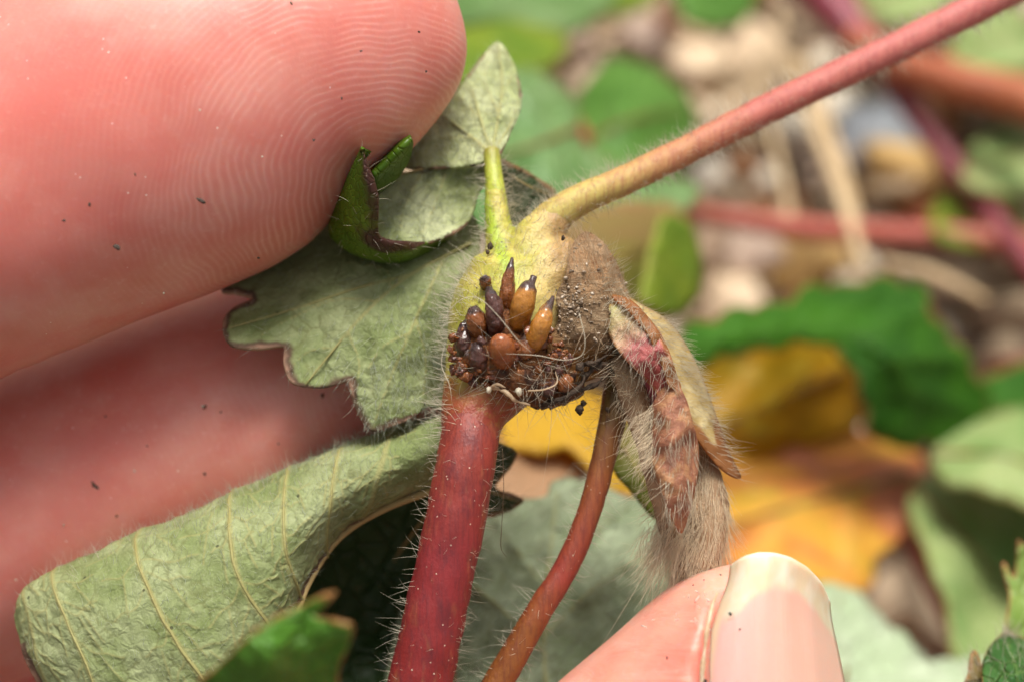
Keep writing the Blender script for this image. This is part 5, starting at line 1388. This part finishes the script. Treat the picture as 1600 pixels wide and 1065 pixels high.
for k, a in enumerate(sa):
    zc = -4.2 - 6.0 * sstep(-200, -1150, a)
    pinch = 1 - 0.022 * math.exp(-((a + 95) / 22) ** 2) - 0.014 * math.exp(-((a + 35) / 16) ** 2)
    for t_ in th:
        cb, sb = math.cos(t_) * pinch, math.sin(t_) * pinch
        b = cb * (lo_s[k] if cb > 0 else hi_s[k])
        q = c0 + a * e_ + b * f_
        kk = 104.2 / 100 / PX
        V.append([(q[0] - 800) * kk, (532.5 - q[1]) * kk, zc + sb * dz_s[k]])
V = np.array(V); n = 64; m = len(sa)
F = [[i * n + j, i * n + (j + 1) % n, (i + 1) * n + (j + 1) % n, (i + 1) * n + j] for i in range(m - 1) for j in range(n)]
F += [list(range(n))[::-1], [(m - 1) * n + j for j in range(n)]]
index_geo = (V, F)
i_end = V[:n].mean(0)
def capsule(pts, rad, n=26, m=40):
    pts = np.asarray(pts, float); rad = list(rad)
    d0 = pts[0] - pts[1]; d0 /= np.linalg.norm(d0); d1 = pts[-1] - pts[-2]; d1 /= np.linalg.norm(d1)
    P_ = [pts[0] + d0 * rad[0] * f for f in (0.98, 0.85, 0.55)] + list(pts) + [pts[-1] + d1 * rad[-1] * f for f in (0.55, 0.85, 0.98)]
    r_ = [rad[0] * f for f in (0.15, 0.5, 0.84)] + rad + [rad[-1] * f for f in (0.84, 0.5, 0.15)]
    return tube(P_, r_, n, m + 20)[:2]
mid_pts = [P(575, 590, -14.2), P(380, 672, -14.3), P(0, 830, -14.6), P(-300, 955, -15), P(-700, 1110, -19), P(-1100, 1230, -27)]
mid_rad = [7.2, 7.9, 8.2, 8.0, 8.8, 9.4]
ring_pts = [P(180, 1085, -30), P(-100, 1180, -30), P(-500, 1330, -32), P(-900, 1440, -36), P(-1150, 1440, -40)]
ring_rad = [6.8, 7.6, 7.8, 8.4, 9.0]
lit_pts = [P(-250, 1450, -42), P(-500, 1560, -42), P(-800, 1640, -44), P(-1100, 1620, -48)]
lit_rad = [5.8, 6.4, 6.8, 7.6]
palm_c = i_end + np.array([-32, -26, -22])
palm = [capsule([i_end + np.array([4, 0, 0]), i_end + np.array([-20, -8, -8]), i_end + np.array([-75, -22, -24])], [9.4, 11.5, 14]),
        capsule([mid_pts[-1], mid_pts[-1] + np.array([-22, -4, -6]), i_end + np.array([-75, -32, -26])], [9.6, 11.5, 14]),
        capsule([ring_pts[-1], ring_pts[-1] + np.array([-24, 2, -4]), i_end + np.array([-75, -42, -30])], [9.0, 11, 13.5]),
        capsule([lit_pts[-1], lit_pts[-1] + np.array([-24, 6, -2]), i_end + np.array([-75, -50, -34])], [8.0, 10, 13]),
        capsule([i_end + np.array([-2, 28, 2]), i_end + np.array([-26, 22, 4]), i_end + np.array([-52, 8, -4]), i_end + np.array([-82, -20, -20])], [8.0, 9.5, 13, 15]),
        capsule([i_end + np.array([-70, -30, -26]), i_end + np.array([-130, -48, -40]), i_end + np.array([-230, -80, -60])], [22, 23, 28], 40, 50)]
hand_parts = [index_geo, capsule(mid_pts, mid_rad, 40, 60), capsule(ring_pts, ring_rad), capsule(lit_pts, lit_rad)] + palm
V, F = remesh(*join(hand_parts), 0.55, 5)
V = V + (0.10 * nz(V, 0.25, 1.0) )[:, None] * np.array([0, 0, 1.0])
hand = mesh('hand', V, F, M_skin1, None, None)
tag(hand, 'bare hand with two pink fingertips steadying the leaves of the plant', 'hand')
Th = tris(F); a_, b_, c_ = V[Th[:, 0]], V[Th[:, 1]], V[Th[:, 2]]
def on_surface(Vs, px, py):
    """front surface point of a mesh under a given direction of view"""
    k = (DIST - Vs[:, 2]) / DIST / PX
    u = Vs[:, 0] / k + 800; v = 532.5 - Vs[:, 1] / k
    d = (u - px) ** 2 + (v - py) ** 2
    c = np.where(d < 30 ** 2)[0]
    if len(c) == 0: return None
    best = c[np.argmax(Vs[c, 2] - 0.02 * np.sqrt(d[c]))]
    near_ = c[np.argsort(d[c])[:30]]
    zz = Vs[near_, 2].max()
    return P(px, py, zz)
def specks(name, Vs, spots, parent, mat=None):
    for k_, (px_, py_, s_, el) in enumerate(spots):
        q = on_surface(Vs, px_, py_)
        if q is None: continue
        s_ = s_ / PX
        s_ *= 0.72; V_, F_ = ball((0, 0, 0), (s_ * el * 1.2, s_ * 0.9, s_ * 0.28), 9, 6, 0.9, k_ * 2.3 + px_, 1.2)
        an = random.uniform(0, 3.1); ca, sa_ = math.cos(an), math.sin(an)
        V_ = np.c_[V_[:, 0] * ca - V_[:, 1] * sa_, V_[:, 0] * sa_ + V_[:, 1] * ca, V_[:, 2]]
        mesh(name, V_ + q, F_, mat or M_dirt, parent)
specks('dirt_speck', V, [(313, 313, 4, 2.2), (140, 320, 3, 1.2), (183, 387, 5, 1.3), (211, 273, 2.5, 1.2), (148, 758, 5, 1.7), (100, 345, 3, 1.2), (490, 219, 2.5, 1), (564, 80, 2.2, 1), (455, 5, 2.5, 1.3), (655, 50, 2.2, 1),
                         (534, 154, 2, 1), (666, 112, 2, 1), (320, 635, 3, 1.2), (345, 643, 2.2, 1), (320, 740, 3, 1), (504, 617, 4, 1), (404, 403, 2.5, 1), (165, 650, 2, 1), (435, 693, 2, 1), (182, 806, 2.5, 1), (230, 696, 2, 1)], hand)
specks('skin_flake', V, [(256, 458, 2, 1), (316, 634, 3, 1), (210, 735, 2.5, 1), (100, 820, 2.5, 1), (312, 172, 2, 1), (410, 245, 2, 1), (25, 905, 2, 1.5)], hand, M_hair)

# right hand: thumb with the nail towards the lens
tab = np.array([(878, 1150, 1225), (884, 1120, 1248), (895, 1085, 1264), (920, 1038, 1282), (950, 1003, 1294), (990, 960, 1303), (1030, 912, 1310), (1065, 870, 1315), (1120, 815, 1323), (1200, 768, 1338), (1300, 752, 1362), (1450, 760, 1400), (1700, 790, 1470), (2000, 840, 1560)], float)
rzt = np.array([1.2, 2.2, 3.3, 4.6, 5.5, 6.2, 6.6, 6.9, 7.3, 7.6, 7.9, 8.3, 8.8, 9.2])
ys = np.r_[np.linspace(878, 960, 26), np.linspace(968, 1300, 40), np.linspace(1320, 2000, 24)]
xl, xr, rz_ = np.interp(ys, tab[:, 0], tab[:, 1]), np.interp(ys, tab[:, 0], tab[:, 2]), np.interp(ys, tab[:, 0], rzt)
groove = np.interp(ys, [870, 900, 940, 990, 1065, 1250], [1150, 1136, 1117, 1106, 1096, 1080])
nail_bottom = 1262
V = []
for k, y in enumerate(ys):
    xc, hw = (xl[k] + xr[k]) / 2, (xr[k] - xl[k]) / 2
    zc = -2.6 - 10 * sstep(1250, 2000, y)
    for t_ in th:
        cb, sb = math.cos(t_), math.sin(t_)
        x = xc + hw * cb; z = zc + rz_[k] * np.sign(sb) * abs(sb) ** 0.9
        if sb > -0.2 and y < nail_bottom + 40:
            w_ = sstep(groove[k] - 2, groove[k] + 12, x) * sstep(nail_bottom + 40, nail_bottom - 20, y)
            z -= 1.0 * w_
            fold = math.exp(-((x - (groove[k] - 14)) / 16) ** 2) * sstep(895, 960, y)
            z += 0.35 * fold
        V.append(P(x, y, z))
V = np.array(V); m = len(ys)
F = [[i * n + j, i * n + (j + 1) % n, (i + 1) * n + (j + 1) % n, (i + 1) * n + j] for i in range(m - 1) for j in range(n)]
F = [f[::-1] for f in F]
F += [list(range(n)), [(m - 1) * n + j for j in range(n)][::-1]]
t_end = V[-n:].mean(0)
def rel(*d): return t_end + np.array(d, float)
h2 = [(V, F), capsule([rel(0, 4, 0), rel(6, -24, -4), rel(24, -58, -8), rel(40, -100, -10)], [9.4, 12, 15, 16]),
      capsule([rel(40, -100, -12), rel(60, -150, -14), rel(100, -250, -16)], [24, 23, 28], 40, 40),
      capsule([rel(60, -62, -26), rel(56, -88, -18), rel(44, -110, -12)], [10, 13, 15])]
# fingers folded into the palm, below the picture
for k_, (dx, L) in enumerate([(14, 1.0), (32, 1.06), (50, 1.0), (66, 0.82)]):
    h2.append(capsule([rel(dx + 18, -70, -14), rel(dx + 8, -40 * L, -24), rel(dx - 6, -32 * L, -40), rel(dx - 12, -46 * L, -46), rel(dx - 8, -62 * L, -40)], [9.5, 8.8, 8.0, 7.4, 6.6]))
V2, F2 = remesh(*join(h2), 0.5, 4)
V2 = V2 + (0.08 * nz(V2, 0.3, 4.0))[:, None] * np.array([0, 0, 1.0])
hand2 = mesh('hand', V2, F2, M_skin2, None, None)
tag(hand2, 'bare hand with one thumb and pale thumbnail pinching the silky sheath', 'hand')
# nail plate
ss = np.linspace(0, 1, 50); vs_ = np.linspace(0, 1, 60)
bx = np.interp(ss, [0, .25, .5, .75, 1], [1082, 1160, 1235, 1305, 1352])
tx = np.interp(ss, [0, .06, .15, .3, .45, .6, .75, .88, 1], [1140, 1150, 1162, 1185, 1210, 1235, 1262, 1284, 1298])
ty = np.interp(ss, [0, .06, .15, .3, .45, .6, .75, .88, 1], [884, 875, 868, 862, 862.5, 869, 885, 908, 940])
tx = np.convolve(np.pad(tx, 2, mode='reflect', reflect_type='odd'), ker, 'valid'); ty = np.convolve(np.pad(ty, 2, mode='reflect', reflect_type='odd'), ker, 'valid')
zp = np.interp(ss, [0, .08, .2, .4, .6, .8, .92, 1], [3.1, 3.75, 4.2, 4.3, 3.6, 1.9, 0.0, -1.6])
zp = np.convolve(np.pad(zp, 2, mode='reflect', reflect_type='odd'), ker, 'valid')
V, fr, sd2 = [], [], []
free_at = np.interp(ss, [0, .1, .2, .35, .5, .7, .85, 1], [960, 968, 952, 922, 914, 924, 950, 1000])
for v in vs_:
    for k in range(50):
        y = nail_bottom + (ty[k] - nail_bottom) * v
        gx_ = np.interp(y, [870, 900, 940, 990, 1065, 1250], [1145, 1133, 1115, 1104, 1095, 1080])
        rx_ = np.interp(y, [900, 930, 960, 1000, 1065, 1262], [1282, 1294, 1302, 1311, 1322, 1352])
        w_ = v ** 1.0
        xa = gx_ + (rx_ - gx_) * (ss[k] * 0.85 + 0.15 * ss[k] ** 0.8)
        x = xa * (1 - v ** 6) + tx[k] * v ** 6
        z = zp[k] - 0.9 * v ** 4 + 0.25
        V.append(P(x, y, z)); fr.append(0.47 + (free_at[k] - y) / 300.0); sd2.append(ss[k])
V = np.array(V)
F = [[i * 50 + j, i * 50 + j + 1, (i + 1) * 50 + j + 1, (i + 1) * 50 + j] for i in range(59) for j in range(49)]
mesh('nail', V, F, M_nail, hand2, {'free': fr, 'side': sd2}, solid=0.45)
specks('dirt_speck', np.r_[V2, V], [(1141, 958, 3.2, 1.2), (1156, 982, 2.2, 1), (1126, 897, 2, 1.4), (1102, 1063, 4, 1), (1083, 913, 1.6, 1), (1042, 1027, 2, 1.5), (1100, 905, 1.5, 1)], hand2)

cu = PA([(1121, 925, 3.9), (1113, 945, 4.2), (1108, 968, 4.5), (1104, 990, 4.6), (1101, 1015, 4.7), (1098, 1040, 4.7), (1096, 1070, 4.7), (1092, 1120, 4.8)])
Vc, Fc, tc = tube(cu, [0.04, 0.07, 0.10, 0.12, 0.08, 0.12, 0.09, 0.06], 10, 60, 0.5, 2.0, wf=0.9)
mesh('cuticle', Vc, Fc, rough_mat('dry_cuticle', [(0.3, (0.42, 0.24, 0.12)), (0.5, (0.66, 0.46, 0.28)), (0.7, (0.82, 0.68, 0.50))], 1.5, 0.1, 0.6), hand2, {'t': tc})
M_flake = hair_mat('dry_skin_flake', (0.86, 0.72, 0.62), 0.3)
fl = []
for _ in range(34):
    u = random.random()
    fl.append((1110 - 110 * random.random() ** 1.2, 893 + 90 * u, random.uniform(1.0, 2.2), random.uniform(1.2, 4.0)))
specks('skin_flake', V2, [f for f in fl if f[1] > 905 + (1110 - f[0]) * 0.62], hand2, M_flake)
